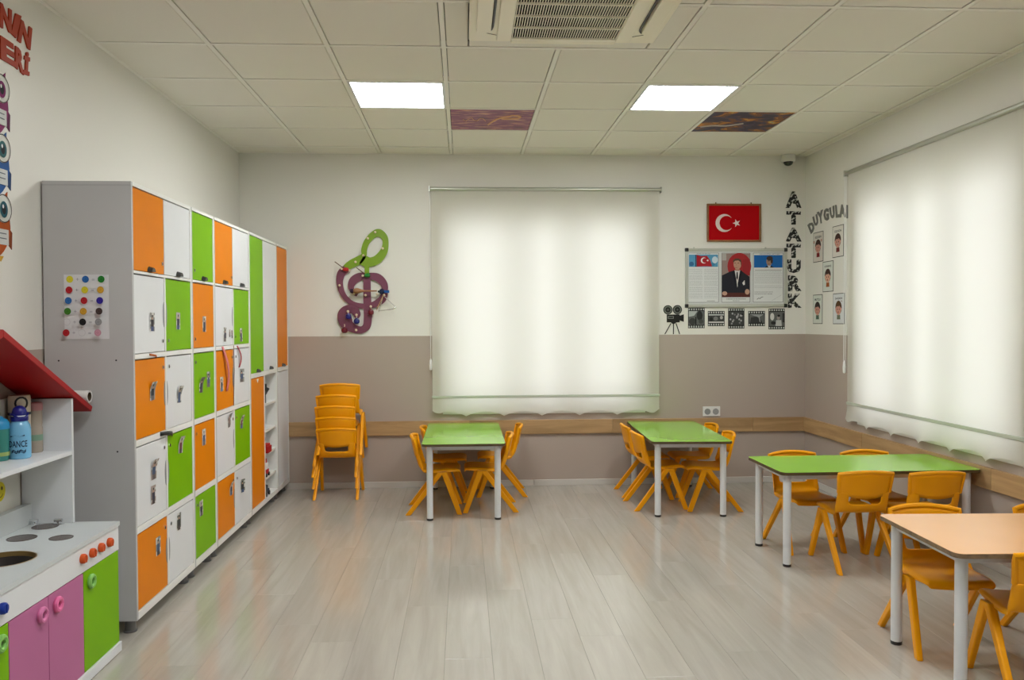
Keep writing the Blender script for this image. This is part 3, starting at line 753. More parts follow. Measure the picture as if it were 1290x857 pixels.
table('green table lengthwise against the right window wall', (2.372, 4.705, 0), math.radians(.3), 1.17, .56, M_TGREEN, M_TEDGE)
table('peach topped table at the lower right corner of the view', (2.364, 3.108, 0), math.radians(-2.5), 1.12, .615, M_TPEACH, M_PEDGE)

def make_chair(label, loc, rz):
    t = thing('school_chair', label, 'chair', loc, rz, 'orange plastic school chairs')
    prof = [(.190, .296, .125), (.192, .312, .134), (.182, .325, .140), (.15, .329, .145), (.09, .326, .148), (.02, .321, .150), (-.05, .320, .150), (-.088, .328, .150), (-.106, .340, .149), (-.115, .358, .148), (-.121, .376, .147), (-.130, .410, .147), (-.140, .445, .147)]
    ts = [-1, -.95, -.80, -.62, -.42, -.2, 0, .2, .42, .62, .80, .95, 1]
    rows_ = []
    for i, (x, z, hw) in enumerate(prof):
        r = []
        for tt in ts:
            e = 1 if abs(tt) > .97 else 0; dip = -.005 * (1 - tt * tt)
            if i <= 7: r.append((x, tt * hw, z + dip - .022 * e * (0, .25, .6, .9, 1, 1, 1, .8)[i]))
            else: r.append((x + dip + .024 * e + .014 * tt * tt, tt * hw, z))
        rows_.append(r)
    k = MB(); k.grid(rows_, skip=lambda i, j: i >= 10 and 3 <= j <= 8)
    o = k.build('seat', M_CHAIR, t, smooth=True, sharp=80)
    s = o.modifiers.new('solid', 'SOLIDIFY'); s.thickness = .009; s.offset = 0
    s = o.modifiers.new('soft', 'SUBSURF'); s.levels = 1; s.render_levels = 1
    # backrest panel
    def BP(tt, q):
        zb = .411 + .026 * abs(tt) ** 2.2; zt = .560 - .014 * tt * tt
        z = zb + (zt - zb) * q; hw = .143 + .010 * q
        return Vector((-.138 - .22 * (z - .40) + .030 * tt * tt, tt * hw, z))
    k = MB(); n = 10; m = 6
    k.grid([[BP(-1 + 2 * i / n, j / m) for i in range(n + 1)] for j in range(m + 1)])
    o = k.build('backrest', M_CHAIR, t, smooth=True, sharp=80)
    s = o.modifiers.new('solid', 'SOLIDIFY'); s.thickness = .010; s.offset = 0
    path = [BP(-1, j / m) for j in range(m)] + [BP(-1 + 2 * i / n, 1) for i in range(n + 1)] + [BP(1, j / m) for j in range(m - 1, -1, -1)]
    MB().tube([p + Vector((.002, 0, .002)) for p in path], .0115, 8).build('rim', M_CHAIR, o, smooth=True)
    for sy in (-1, 1):
        for fr in (1, -1):
            k = MB()
            if fr > 0: top = (.052, .098); bot = (.172, .208)
            else: top = (.032, .078); bot = (-.208, -.168)
            y0, y1, y2, y3 = .143, .170, .158, .182
            k.hexa([(bot[0], sy * y2, 0), (bot[1], sy * y2, 0), (bot[1], sy * y3, 0), (bot[0], sy * y3, 0)], [(top[0], sy * y0, .312), (top[1], sy * y0, .312), (top[1], sy * y1, .312), (top[0], sy * y1, .312)])
            k.build('leg', M_CHAIR, t, bevel=.006, seg=2, smooth=False)
    return t
D = math.radians
CH = [('chair left of the table under the back window, nearer one', -.222, 6.03, 0),
      ('chair left of the table under the back window, by the wall', -.175, 6.50, 0),
      ('chair right of the table under the back window, nearer one', .197, 6.07, 180),
      ('chair right of the table under the back window, by the wall', .305, 6.59, 180),
      ('chair left of the back corner table, turned with its back showing', 1.455, 6.055, 3),
      ('chair left of the back corner table, closer to the wall', 1.46, 6.50, 0),
      ('chair right of the back corner table, nearer to the viewer', 1.862, 5.985, 176),
      ('chair right of the back corner table, below the wall socket', 1.885, 6.47, 180),
      ('chair behind the right wall table at its left end, facing the room', 2.11, 4.90, -86),
      ('chair behind the right wall table near the window blind', 2.575, 4.90, -90),
      ('chair in front of the right wall table, left of two shown from behind', 2.24, 4.50, 90),
      ('chair in front of the right wall table, right of two shown from behind', 2.625, 4.46, 90),
      ('chair behind the peach table, seat under the tabletop', 2.06, 3.372, -96),
      ('chair behind the peach table cut off by the right picture edge', 2.64, 3.36, -90),
      ('chair in front of the peach table, half out of the picture', 2.168, 2.908, 80)]
chair0 = make_chair('orange plastic ' + CH[0][0], (CH[0][1], CH[0][2], 0), D(CH[0][3]))
index_kids(chair0)
for lb, x, y, a in CH[1:]: dup(chair0, (x, y, 0), D(a), 'orange plastic ' + lb)
STK = [('lowest', 0, 0), ('second lowest', -.006, 0), ('middle', -.012, 0), ('second highest', -.004, 0), ('topmost', .026, 0)]
for i, (w_, dx, dy) in enumerate(STK):
    dup(chair0, (-1.018 + dx, 6.605 + .010 * i, .088 * i), D(90), 'orange plastic chair, %s of the stack by the back wall' % w_, 'orange plastic school chairs')

# ================================================================== PLAY KITCHEN
KX, KB = -1.475, -1.866; KY0, KY1 = 2.345, 3.497; KZ = .56
kt = thing('play_kitchen', 'toy play kitchen with red gable roof, green and mauve doors', 'play kitchen', (-1.67, 2.92, 0))
KL = kt.location
def kp(nm, a, b, m=M_WHITE, bev=.0015, parent=None): return MB().box([p - q for p, q in zip(a, KL)], [p - q for p, q in zip(b, KL)]).build(nm, m, kt, bevel=bev)
kp('plinth', (KB, KY0, 0.004), (KX + .006, KY1 + .004, .044), M_WHITE)
kp('side_panel', (KB, KY1 - .016, .044), (KX - .018, KY1, KZ - .018)); kp('side_panel', (KB, KY0, .044), (KX - .018, KY0 + .016, KZ - .018))
kp('back_panel', (KB, KY0 + .016, .044), (KB + .006, KY1 - .016, KZ - .018))
kp('front_panel', (KX - .018, KY0, .440), (KX, KY1, KZ - .018))
for nm, yy in (('orange', (3.164, 3.243, 3.319, 3.398)), ('blue', (2.622, 2.54))):
    for y in yy:
        k = MB(); k.lathe([(.018, 0), (.019, .004), (.0185, .013), (.014, .018), (.0, .0185)], (0, 0, 0), 16, axis='x'); k.box((.016, -.002, -.014), (.0205, .002, .014))
        o = k.build('knob', ink((206, 84, 34) if nm == 'orange' else (28, 56, 150), .35), kt, smooth=True, loc=Vector((KX, y, .497)) - KL); o['label'] = nm + ' round knob'
def kdoor(y0, y1, m, hy, ring, lab):
    d = MB().box((-.016, -(y1 - y0) / 2 + .0015, -.196), (0, (y1 - y0) / 2 - .0015, .194)).build('door', m, kt, loc=Vector((KX - .001, (y0 + y1) / 2, .242)) - KL, bevel=.0015)
    d['label'] = lab
    k = MB(); n = 20; k.tube([(.006, .0205 * math.cos(2 * math.pi * i / n), .0205 * math.sin(2 * math.pi * i / n)) for i in range(n)], .0095, 8, closed=True)
    k.cyl((-.001, 0, 0), (.0015, 0, 0), .018, n=16, mi=1)
    k.build('ring_pull', [ring, M_DARK], d, smooth=True, loc=(0, hy - (y0 + y1) / 2, .387 - .242))
PKR = ink((214, 122, 168), .4); GRR = ink((132, 190, 96), .4); PKD = ink((226, 110, 160), .4)
kdoor(3.178, 3.495, M_GREEN, 3.235, GRR, 'green door at the far end'); kdoor(2.914, 3.178, M_PINK, 2.972, PKD, 'mauve door'); kdoor(2.664, 2.914, M_PINK, 2.864, PKR, 'mauve door with pale pink ring'); kdoor(2.347, 2.664, M_GREEN, 2.613, GRR, 'green door at the near end')
# worktop with the wash basin cut out
bc = Vector((-1.650, 2.955)); br = .105
def worktop():
    mb = MB(); x0, x1, y0, y1 = KB, KX + .004, KY0 - .002, KY1 + .004; zt, zb = KZ, KZ - .018; a = .125
    n = 32; mb.box((x0, y0, zb), (x1, bc.y - a, zt)); mb.box((x0, bc.y + a, zb), (x1, y1, zt)); mb.box((x0, bc.y - a, zb), (bc.x - a, bc.y + a, zt)); mb.box((bc.x + a, bc.y - a, zb), (x1, bc.y + a, zt))
    vs = []
    for i in range(n):
        t = 2 * math.pi * i / n + math.pi / 4; c, s_ = math.cos(t), math.sin(t); q = a / max(abs(c), abs(s_))
        for z in (zt, zb): vs += [(bc.x + br * c, bc.y + br * s_, z), (bc.x + q * c, bc.y + q * s_, z)]
    fs = []
    for i in range(n):
        j = (i + 1) % n; A = 4 * i; B = 4 * j; fs += [(A, A + 1, B + 1, B), (A + 2, B + 2, B + 3, A + 3), (A, B, B + 2, A + 2)]
    mb.add(vs, fs); mb.v = [tuple(Vector(v) - KL) for v in mb.v]
    return mb.build('worktop', mat('worktop_white', (.60, .63, .63), .25), kt)
worktop()
k = MB(); k.lathe([(br - .001, KZ - .001), (br - .006, KZ - .02), (br - .02, KZ - .05), (.05, KZ - .065), (0, KZ - .066)], (bc.x - KL.x, bc.y - KL.y, 0), 32, caps=False)
k.build('wash_basin', mat('bronze_bowl', (.028, .021, .019), .35, .2), kt, smooth=True)
k = MB(); k.lathe([(br, KZ - .016), (br + .0005, KZ + .001), (br - .004, KZ + .001), (br - .006, KZ - .016)], (bc.x - KL.x, bc.y - KL.y, 0), 32, caps=False)
k.build('basin_rim', mat('brass_rim', (.34, .23, .09), .35, .6), kt, smooth=True)
for x, y, r in ((-1.742, 3.425, .051), (-1.741, 3.245, .054), (-1.588, 3.240, .044)):
    o = MB().lathe([(r, 0), (r, .0015), (r - .004, .002), (r - .004, .0012), (0, .0012)], (0, 0, 0), 28).build('hob_ring', mat('hob_brown', (.10, .075, .066), .22, .2, noise=.3, nscale=14), kt, smooth=True, loc=Vector((x, y, KZ)) - KL)
for x in (-1.805, -1.705):
    k = MB(); k.cyl((0, 0, 0), (0, 0, .014), .008, n=12); k.cyl((-.016, -.004, .018), (.016, -.004, .018), .007, n=12); k.box((-.02, -.010, 0), (.02, .008, .004))
    k.build('chrome_fitting', M_CHROME, kt, smooth=True, loc=Vector((x, 3.462, KZ)) - KL)
HX = -1.655
kp('hutch_side_panel', (KB, KY1 - .016, KZ), (HX, KY1, 1.088)); kp('hutch_side_panel', (KB, KY0, KZ), (HX, KY0 + .016, 1.045))
kp('splash_back', (KB + .008, KY0 + .016, KZ), (KB + .040, KY1 - .016, KZ + .085), mat('worktop_white', (.60, .63, .63), .25))
kp('hutch_back_panel', (KB, KY0 + .016, KZ + .0), (KB + .005, KY1 - .034, 1.10), mat('cream_board', (.62, .60, .53), .5))
kp('hutch_shelf', (KB + .006, KY0 + .016, .850), (HX, KY1 - .016, .868), M_WHITE)
# gable roof: two tilted boards
RY, RZt = 2.965, 1.385
def roofboard(y_end, z_end):
    mb = MB(); d = Vector((0, y_end - RY, z_end - RZt)).normalized(); n = Vector((0, -d.z, d.y)) if d.y > 0 else Vector((0, d.z, -d.y))
    th = .024; q = [Vector((0, RY, RZt)), Vector((0, y_end, z_end)), Vector((0, y_end, z_end)) - n * th, Vector((0, RY, RZt - th / abs(d.y)))]
    mb.hexa([Vector((KB, v.y, v.z)) - KL for v in q], [Vector((-1.643, v.y, v.z)) - KL for v in q])
    mb.build('roof_board', M_RED, kt, bevel=.002)
roofboard(3.648, 1.037); roofboard(2.282, 1.037)
# yellow smiling disc on the hutch back
yd = thing('smiley_disc', 'yellow disc hung inside the toy kitchen hutch', 'decoration', (KB + .006, 3.305, .732))
k = MB(); k.cyl((0, 0, 0), (.004, 0, 0), .04, n=24); k.build('disc', ink((206, 190, 40)), yd, smooth=True)
f = Flat('left'); f.l = 9; f.ell(-.013, .012, .005, .008, (40, 36, 20)); f.ell(.013, .012, .005, .008, (40, 36, 20)); f.line([(.02 * math.cos(a), -.004 + .018 * math.sin(a)) for a in [math.radians(200 + 14 * i) for i in range(11)]], .003, (40, 36, 20)); f.build('printed_face', yd)
# bottles on the shelf
SZ = .868
def bottle(name, label, x, y): return thing(name, label, 'bottle', (x, y, SZ), group='bottles on the toy kitchen shelf')
b = bottle('water_bottle', 'pale blue water bottle with dark blue cap on the kitchen shelf', -1.772, 3.300)
k = MB(); k.lathe([(.036, 0), (.040, .004), (.040, .115), (.037, .133), (.030, .146), (.027, .150)], (0, 0, 0), 28); bd = k.build('body', mat('pale_blue_enamel', srgb((116, 178, 214)), .25), b, smooth=True)
k = MB(); k.lathe([(.031, .150), (.032, .152), (.032, .166), (.026, .168), (.026, .172), (.0265, .186), (.022, .200), (.011, .209), (0, .211)], (0, 0, 0), 24); k.build('cap', mat('navy_plastic', srgb((22, 26, 120)), .35), b, smooth=True)
k = MB(); k.lathe([(.0275, .168), (.0275, .172)], (0, 0, 0), 24, caps=False); k.build('cap_ring', M_PAPER, b)
k = MB(); k.tube([(.03 * math.cos(t), .03 * math.sin(t), .170 + .01 * math.sin(2 * t)) for t in [i / 12 * 2 * math.pi for i in range(12)]], .004, 6, closed=True); k.build('carry_loop', mat('navy_plastic', srgb((22, 26, 120)), .35), b, smooth=True)
def wrap(parent, rad, items, z0, m, yaw=-1.15):
    """wrap printed glyphs around a cylinder; items: (text, angle0, angle1, v0, v1)"""
    mb = MB()
    for s_, a0, a1, v0, v1 in items:
        vs, fs = glyphs(s_, .02); mb.add([((rad + .0006) * math.cos(yaw + a0 + (a1 - a0) * a), (rad + .0006) * math.sin(yaw + a0 + (a1 - a0) * a), v0 + (v1 - v0) * b_) for a, b_, _ in vs], fs)
    mb.build('printed_lettering', m, parent)
wrap(bd, .040, [('DANCE', -.95, .75, .048, .074), ('~', -.8, .5, .088, .097), ('~~', -.7, .6, .022, .040), ('.:', -1.1, -.9, .03, .07)], 0, ink((24, 46, 74)))
b = bottle('sippy_cup', 'green see-through sippy cup with turquoise lid at the left picture edge', -1.818, 3.243); b.scale = (.9, .9, 1)
k = MB(); k.lathe([(.030, 0), (.034, .004), (.036, .06), (.037, .125)], (0, 0, 0), 24); k.build('body', mat('teal_plastic', srgb((58, 130, 120)), .2), b, smooth=True)
k = MB(); k.lathe([(.0373, .02), (.0373, .035)], (0, 0, 0), 24, caps=False); k.build('base_band', ink((150, 170, 100)), b)
k = MB(); k.lathe([(.038, .125), (.039, .130), (.038, .148), (.030, .160), (.014, .168), (.012, .174), (0, .175)], (0, 0, 0), 24); k.build('lid', mat('turquoise_plastic', srgb((34, 140, 190)), .3), b, smooth=True)
b = bottle('tumbler', 'cream tumbler with black carry loop behind the pale blue bottle', -1.817, 3.385)
k = MB(); k.lathe([(.034, 0), (.038, .004), (.041, .205), (.041, .235), (.039, .245), (0, .246)], (0, 0, 0), 28); k.build('body', mat('cream_enamel', srgb((200, 190, 168)), .35), b, smooth=True)
k = MB(); n = 14; k.tube([(.0425 * math.cos(-.9 + .52 * math.cos(t)), .0425 * math.sin(-.9 + .52 * math.cos(t)), .214 + .024 * math.sin(t)) for t in [2 * math.pi * i / n for i in range(n)]], .004, 6, closed=True); k.build('carry_loop', M_BLACK, b, smooth=True)
k = MB(); k.lathe([(.0418, .165), (.0422, .168), (.0418, .176)], (0, 0, 0), 28, caps=False); k.build('black_band', M_BLACK, b, smooth=True)
b = bottle('jar', 'clear jar with pink lid in the shelf corner', -1.789, 3.450); b.scale = (.9, .9, 1)
k = MB(); k.lathe([(.028, 0), (.031, .004), (.031, .10), (.029, .11), (.030, .12), (.030, .20)], (0, 0, 0), 24); k.build('body', mat('jar_beige', srgb((168, 156, 142)), .2), b, smooth=True)
k = MB(); k.lathe([(.0313, .05), (.0313, .075)], (0, 0, 0), 24, caps=False); k.build('green_print', ink((120, 150, 130)), b)
k = MB(); k.lathe([(.031, .175), (.032, .177), (.032, .204), (.028, .208), (0, .209)], (0, 0, 0), 24); k.build('lid', ink((178, 128, 128)), b, smooth=True)
# cardboard tube resting between roof and locker
tb = thing('cardboard_tube', 'white cardboard tube lying on the red roof end against the locker', 'tube', (-1.70, 3.6475, 1.0815))
k = MB(); R0, R1, l0, l1 = .0275, .0195, -.10, .045
k.lathe([(R1, l1), (R0, l1), (R0, l0), (R1, l0)], (0, 0, 0), 24, axis='x', caps=False); k.build('paper_wrap', mat('tube_white', (.74, .73, .70), .6), tb, smooth=True)
k = MB(); k.lathe([(R1, l1 - .001), (R1, l0 + .001)], (0, 0, 0), 24, axis='x', caps=False); k.build('inside', ink((92, 78, 58)), tb, smooth=True)

# ================================================================== CEILING UNIT AND CAMERA
ac = thing('ceiling_air_conditioner', 'cream cassette air conditioner set in the ceiling', 'air conditioner', (.50, 3.575, H))
M_AC = mat('ac_cream', (.88, .82, .65), .4)
zb = -.052; a = .465; g = .262; gz = -.046; gy0, gy1 = -.20, .378
k = MB()
def slope(p0, p1): pass
k.box((-a, -a, -.03), (-g, a, .0)); k.box((g, -a, -.03), (a, a, .0)); k.box((-g, gy1, -.03), (g, a, .0)); k.box((-g, -a, -.03), (g, -g, .0))
k.build('outer_panel', M_AC, ac, bevel=.008, seg=3)
k = MB(); w1 = .33
k.box((-w1, -w1 - .06, -.045), (-g + .004, .415, -.028)); k.box((g - .004, -w1 - .06, -.045), (w1, .415, -.028)); k.box((-g + .004, gy1, -.045), (g - .004, .415, -.028)); k.box((-g + .004, -w1 - .06, -.045), (g - .004, gy0 - .12, -.028))
k.build('grille_frame', M_AC, ac, bevel=.005)
k = MB(); k.box((-g, -.33, -.036), (g, gy1, -.030)); k.build('grille_shadow_box', mat('grille_dark', (.012, .011, .010), .9, spec=.05), ac)
k = MB(); n = 44
for i in range(n):
    x = -g + .008 + (2 * g - .016) * i / (n - 1); k.box((x - .0021, -.325, -.043), (x + .0021, gy1 - .002, -.038))
o = k.build('grille_slats', M_AC, ac); o['kind'] = 'stuff'
for y in (.235, .092, -.05, -.19):
    MB().box((-g + .003, y - .004, -.0455), (g - .003, y + .004, -.037)).build('grille_bar', M_AC, ac)
for s in (-1, 1):
    x0, x1 = s * .360, s * .432
    pts = rounded(.070, .60, .033, 6)
    v = MB(); v.prism([(px_ + (x0 + x1) / 2, py_) for px_, py_ in pts], -.050, -.028, 'xy'); v.build('air_vane', M_AC, ac, bevel=.004)
    pth = smooth_path([(s * .354, -.29, -.0315), (s * .352, -.10, -.0315), (s * .352, .12, -.0315), (s * .354, .26, -.0315), (s * .366, .305, -.0315), (s * .390, .318, -.0315), (s * .425, .308, -.031)], 5)
    sl = MB(); sl.tube(pth, .006, 8, rs=[.0065 * (1 - .75 * (i / (len(pth) - 1)) ** 4) for i in range(len(pth))]); sl.build('air_slot', M_BLACK, ac, smooth=True)
    c = MB(); c.tube([(s * (.415 - .20 * i / 8), .325 + .075 * math.sin(i / 8 * 1.57), -.0305) for i in range(9)], .0015, 6); c.build('panel_seam', M_DARK, ac)
for yy, sg in ((.428, 1), (-.428, -1)):
    v = MB(); v.prism([(px_, py_ + yy) for px_, py_ in rounded(.52, .034, .015, 5)], -.046, -.028, 'xy'); v.build('air_vane', M_AC, ac, bevel=.004)
dc = thing('dome_camera', 'white dome security camera in the top back right corner', 'camera', (2.80, 6.815, H))
MB().lathe([(.056, 0), (.058, -.004), (.058, -.050), (.054, -.058), (.040, -.060)], (0, 0, 0), 28).build('housing', mat('camera_white', (.76, .76, .73), .35), dc, smooth=True)
MB().lathe([(.041, -.059), (.040, -.068), (.030, -.084), (.014, -.092), (0, -.094)], (0, 0, 0), 24).build('dome', mat('smoked_dome', (.02, .02, .02), .08, coat=.5), dc, smooth=True)

# ================================================================== BACK WALL OBJECTS
def panel_box(nm, u0, v0, u1, v1, d0, d1, m, root, bev=.001):
    return MB().box((u0, -d1, v0), (u1, -d0, v1)).build(nm, m, root, bevel=bev)
# flag
fl = thing('framed_flag', 'red flag with white crescent and star in a wooden frame', 'flag', (2.343, YB, 2.257))
fw, fh, fb = .238, .164, .016
for nm, q in (('a', (-fw, -fh, fw, -fh + fb)), ('b', (-fw, fh - fb, fw, fh)), ('c', (-fw, -fh + fb, -fw + fb, fh - fb)), ('d', (fw - fb, -fh + fb, fw, fh - fb))):
    panel_box('frame_rail', *q, .002, .022, mat('flag_frame_wood', (.24, .10, .03), .4, noise=.2, nscale=20), fl, .003)
panel_box('flag_cloth', -fw + fb, -fh + fb, fw - fb, fh - fb, .004, .012, mat('flag_red', srgb((176, 4, 14)), .7, spec=.1), fl)
f = Flat('back', .0004); f.l = 31
n = 40; cu, cv, r1, r2, off = -.085, -.002, .077, .0615, .0193
# crescent = outer circle minus offset inner circle
th = math.acos((r1 * r1 + off * off - r2 * r2) / (2 * r1 * off)); ph = math.pi - math.acos((r2 * r2 + off * off - r1 * r1) / (2 * r2 * off))
outer = [(cu + r1 * math.cos(th + (2 * math.pi - 2 * th) * i / n), cv + r1 * math.sin(th + (2 * math.pi - 2 * th) * i / n)) for i in range(n + 1)]
inner = [(cu + off + r2 * math.cos(ph + (2 * math.pi - 2 * ph) * i / n), cv + r2 * math.sin(ph + (2 * math.pi - 2 * ph) * i / n)) for i in range(n + 1)]
f.l += 1; mi_ = f.mi((226, 208, 200)); f.mb.add([f.P(*p) for p in outer + inner], [(i, i + 1, n + 2 + i, n + 1 + i) for i in range(n)], mi_)
sp = []
for i in range(10):
    r = .036 if i % 2 == 0 else .0138; t = math.pi + 2 * math.pi * i / 10; sp.append((.022 + r * math.cos(t), cv - .001 + r * math.sin(t)))
f.l += 1; f.mb.add([f.P(.022, cv - .001)] + [f.P(*p) for p in sp], [(0, 1 + i, 1 + (i + 1) % 10) for i in range(10)], mi_)
f.build('crescent_and_star', fl)
for u in (-.16, .15):
    MB().cyl((u, -.012, fh), (u, -.012, fh + .012), .005, n=8).build('hanging_clip', mat('dark_brass', (.14, .09, .04), .4, .6), fl)
# notice board with three posters
nb = thing('notice_board', 'aluminium framed notice board holding three posters', 'notice board', (2.364, YB, 1.782))
bw, bh = .447, .254
panel_box('board', -bw + .02, -bh + .02, bw - .02, bh - .02, .002, .010, mat('board_white', (.62, .64, .62), .4), nb)
for q in ((-bw, -bh, bw, -bh + .026), (-bw, bh - .026, bw, bh), (-bw, -bh + .026, -bw + .026, bh - .026), (bw - .026, -bh + .026, bw, bh - .026)):
    panel_box('frame_rail', *q, .0, .018, M_ALU, nb, .004)
for su in (-1, 1):
    for sv in (-1, 1): panel_box('corner_cap', su * (bw - .012) - .016, sv * (bh - .012) - .016, su * (bw - .012) + .016, sv * (bh - .012) + .016, 0, .021, M_BLACK, nb, .006)
for u in (-.37, .26): panel_box('hanging_tab', u - .006, bh, u + .006, bh + .012, 0, .008, M_ALU, nb)
random.seed(11)
def poster(label, u0, u1):
    t = thing('poster', label, 'poster', (2.364 + (u0 + u1) / 2, YB - .0105, 1.782), group='posters on the notice board')
    w = (u1 - u0) / 2; MB().box((-w, -.0012, -.218), (w, 0, .220)).build('sheet', mat('poster_paper', (.72, .73, .72), .35), t)
    f = Flat('back', .0003); f.l = 5
    for q in ((-w + .004, -.214, w - .004, -.210), (-w + .004, .212, w - .004, .216), (-w + .004, -.214, -w + .008, .216), (w - .008, -.214, w - .004, .216)): f.rect(*q, (112, 112, 112))
    return t, f, w
def textblock(f, u0, u1, v0, v1, nl, c=(118, 120, 120), wd=.0016):
    for i in range(nl):
        v = v1 - (v1 - v0) * i / max(1, nl - 1); u = u0
        while u < u1 - .006:
            l = random.uniform(.006, .022); f.l -= 1; f.line([(u, v), (min(u + l, u1), v)], wd, c); u += l + .003
t, f, w = poster('white text poster headed by a waving red flag', -.428, -.150)
f.rect(-w + .012, .095, w - .012, .200, (86, 150, 186)); f.ell(.10, .155, .025, .03, (200, 216, 224)); f.ell(-.105, .12, .02, .02, (52, 100, 140)); f.ell(.08, .115, .02, .014, (66, 128, 168))
f.rect(-.070, .095, -.062, .200, (44, 44, 60)); f.poly([(-.06, .198), (-.02, .188), (.03, .190), (.06, .150), (.075, .098), (.0, .100), (-.06, .096)], (166, 28, 40))
f.ell(.002, .150, .026, .026, (232, 226, 224)); f.ell(.010, .150, .021, .021, (166, 28, 40)); f.ell(.036, .150, .007, .007, (232, 226, 224))
f.text('İSTİKLAL MARŞI', Q(-.06, .203, .06, .210), (60, 60, 60))
for b_ in range(5):
    v1 = .075 - .053 * b_; textblock(f, -w + .014, -.008, v1 - .036, v1, 4); textblock(f, .006, w - .014, v1 - .036, v1, 4)
f.line([(.03, -.20), (.10, -.20)], .003, (60, 60, 60)); f.build('print', t)
t, f, w = poster('portrait poster of a man in a dark suit before a red disc', -.135, .127)
f.rect(-w + .008, -.168, w - .008, .210, (150, 128, 122)); f.ell(.03, .10, .105, .115, (164, 44, 46)); f.rect(.06, .02, w - .008, .16, (150, 40, 44)); f.rect(-w + .008, .15, -.085, .210, (176, 170, 164))
f.poly([(-w + .008, .02), (-.05, .055), (-.012, .065), (.045, .065), (.075, .04), (w - .012, .01), (w - .010, -.13), (-w + .008, -.13)], (36, 36, 44))
f.poly([(-.012, .066), (.036, .066), (.026, -.02), (.012, -.085), (.004, -.02)], (214, 210, 208)); f.poly([(.006, .05), (.016, .05), (.018, .0), (.010, -.02), (.002, .0)], (30, 30, 36))
f.poly([(-.012, .066), (-.035, .055), (-.004, -.07), (.006, -.05)], (26, 26, 34)); f.poly([(.036, .066), (.055, .055), (.03, -.07), (.014, -.06)], (26, 26, 34))
f.rect(-.006, .060, .030, .09, (172, 128, 106)); f.ell(.012, .118, .034, .046, (188, 144, 120)); f.poly([(-.026, .128), (-.026, .150), (-.008, .166), (.020, .168), (.044, .155), (.049, .118), (.044, .10), (.040, .135), (.020, .150), (-.010, .146)], (86, 66, 52))
f.line([(-.016, .127), (-.002, .127)], .004, (70, 50, 40)); f.line([(.012, .127), (.028, .127)], .004, (70, 50, 40)); f.line([(-.012, .088), (.012, .088)], .003, (120, 70, 60)); f.line([(.004, .122), (.000, .104)], .003, (160, 112, 92))
f.poly([(.055, -.045), (.075, -.02), (.078, -.06), (.064, -.065)], (216, 214, 212)); f.rect(-w + .008, -.168, w - .008, -.130, (84, 42, 36)); f.ell(-.10, -.135, .022, .018, (196, 156, 134)); f.ell(.098, -.122, .020, .024, (196, 156, 134))
textblock(f, -.085, .085, -.186, -.184, 1, (70, 70, 70), .004); textblock(f, -.03, .035, -.200, -.199, 1, (110, 110, 110), .003); f.build('print', t)
t, f, w = poster('white text poster headed by a portrait on blue', .143, .419)
f.rect(-w + .012, .088, w - .012, .196, (28, 98, 168)); f.poly([(-.035, .088), (-.01, .104), (.025, .104), (.055, .088)], (34, 34, 40)); f.poly([(-.008, .106), (.022, .106), (.016, .089), (.002, .089)], (204, 204, 204))
f.ell(.008, .140, .026, .036, (158, 128, 108)); f.ell(.012, .168, .028, .020, (60, 48, 42)); f.ell(.030, .148, .010, .026, (60, 48, 42)); f.line([(-.008, .145), (.012, .145)], .004, (50, 40, 34)); f.line([(-.004, .118), (.012, .118)], .003, (96, 60, 50))
f.text('GENÇLİĞE HİTABE', Q(-.08, .200, .10, .209), (90, 110, 130)); f.line([(-w + .02, .066), (w - .02, .066)], .003, (80, 80, 80))
textblock(f, -w + .016, w - .016, -.045, .052, 9, (132, 134, 134)); textblock(f, -w + .016, w - .016, -.086, -.072, 2, (128, 130, 130)); textblock(f, -w + .016, .04, -.140, -.124, 2, (60, 60, 62), .003)
f.line([(-.10, -.188), (-.085, -.176), (-.075, -.182), (-.06, -.168), (-.045, -.166)], .004, (50, 50, 54)); f.line([(.03, -.2), (.09, -.165), (.115, -.15)], .0015, (150, 150, 150)); f.build('print', t)
random.seed(5)
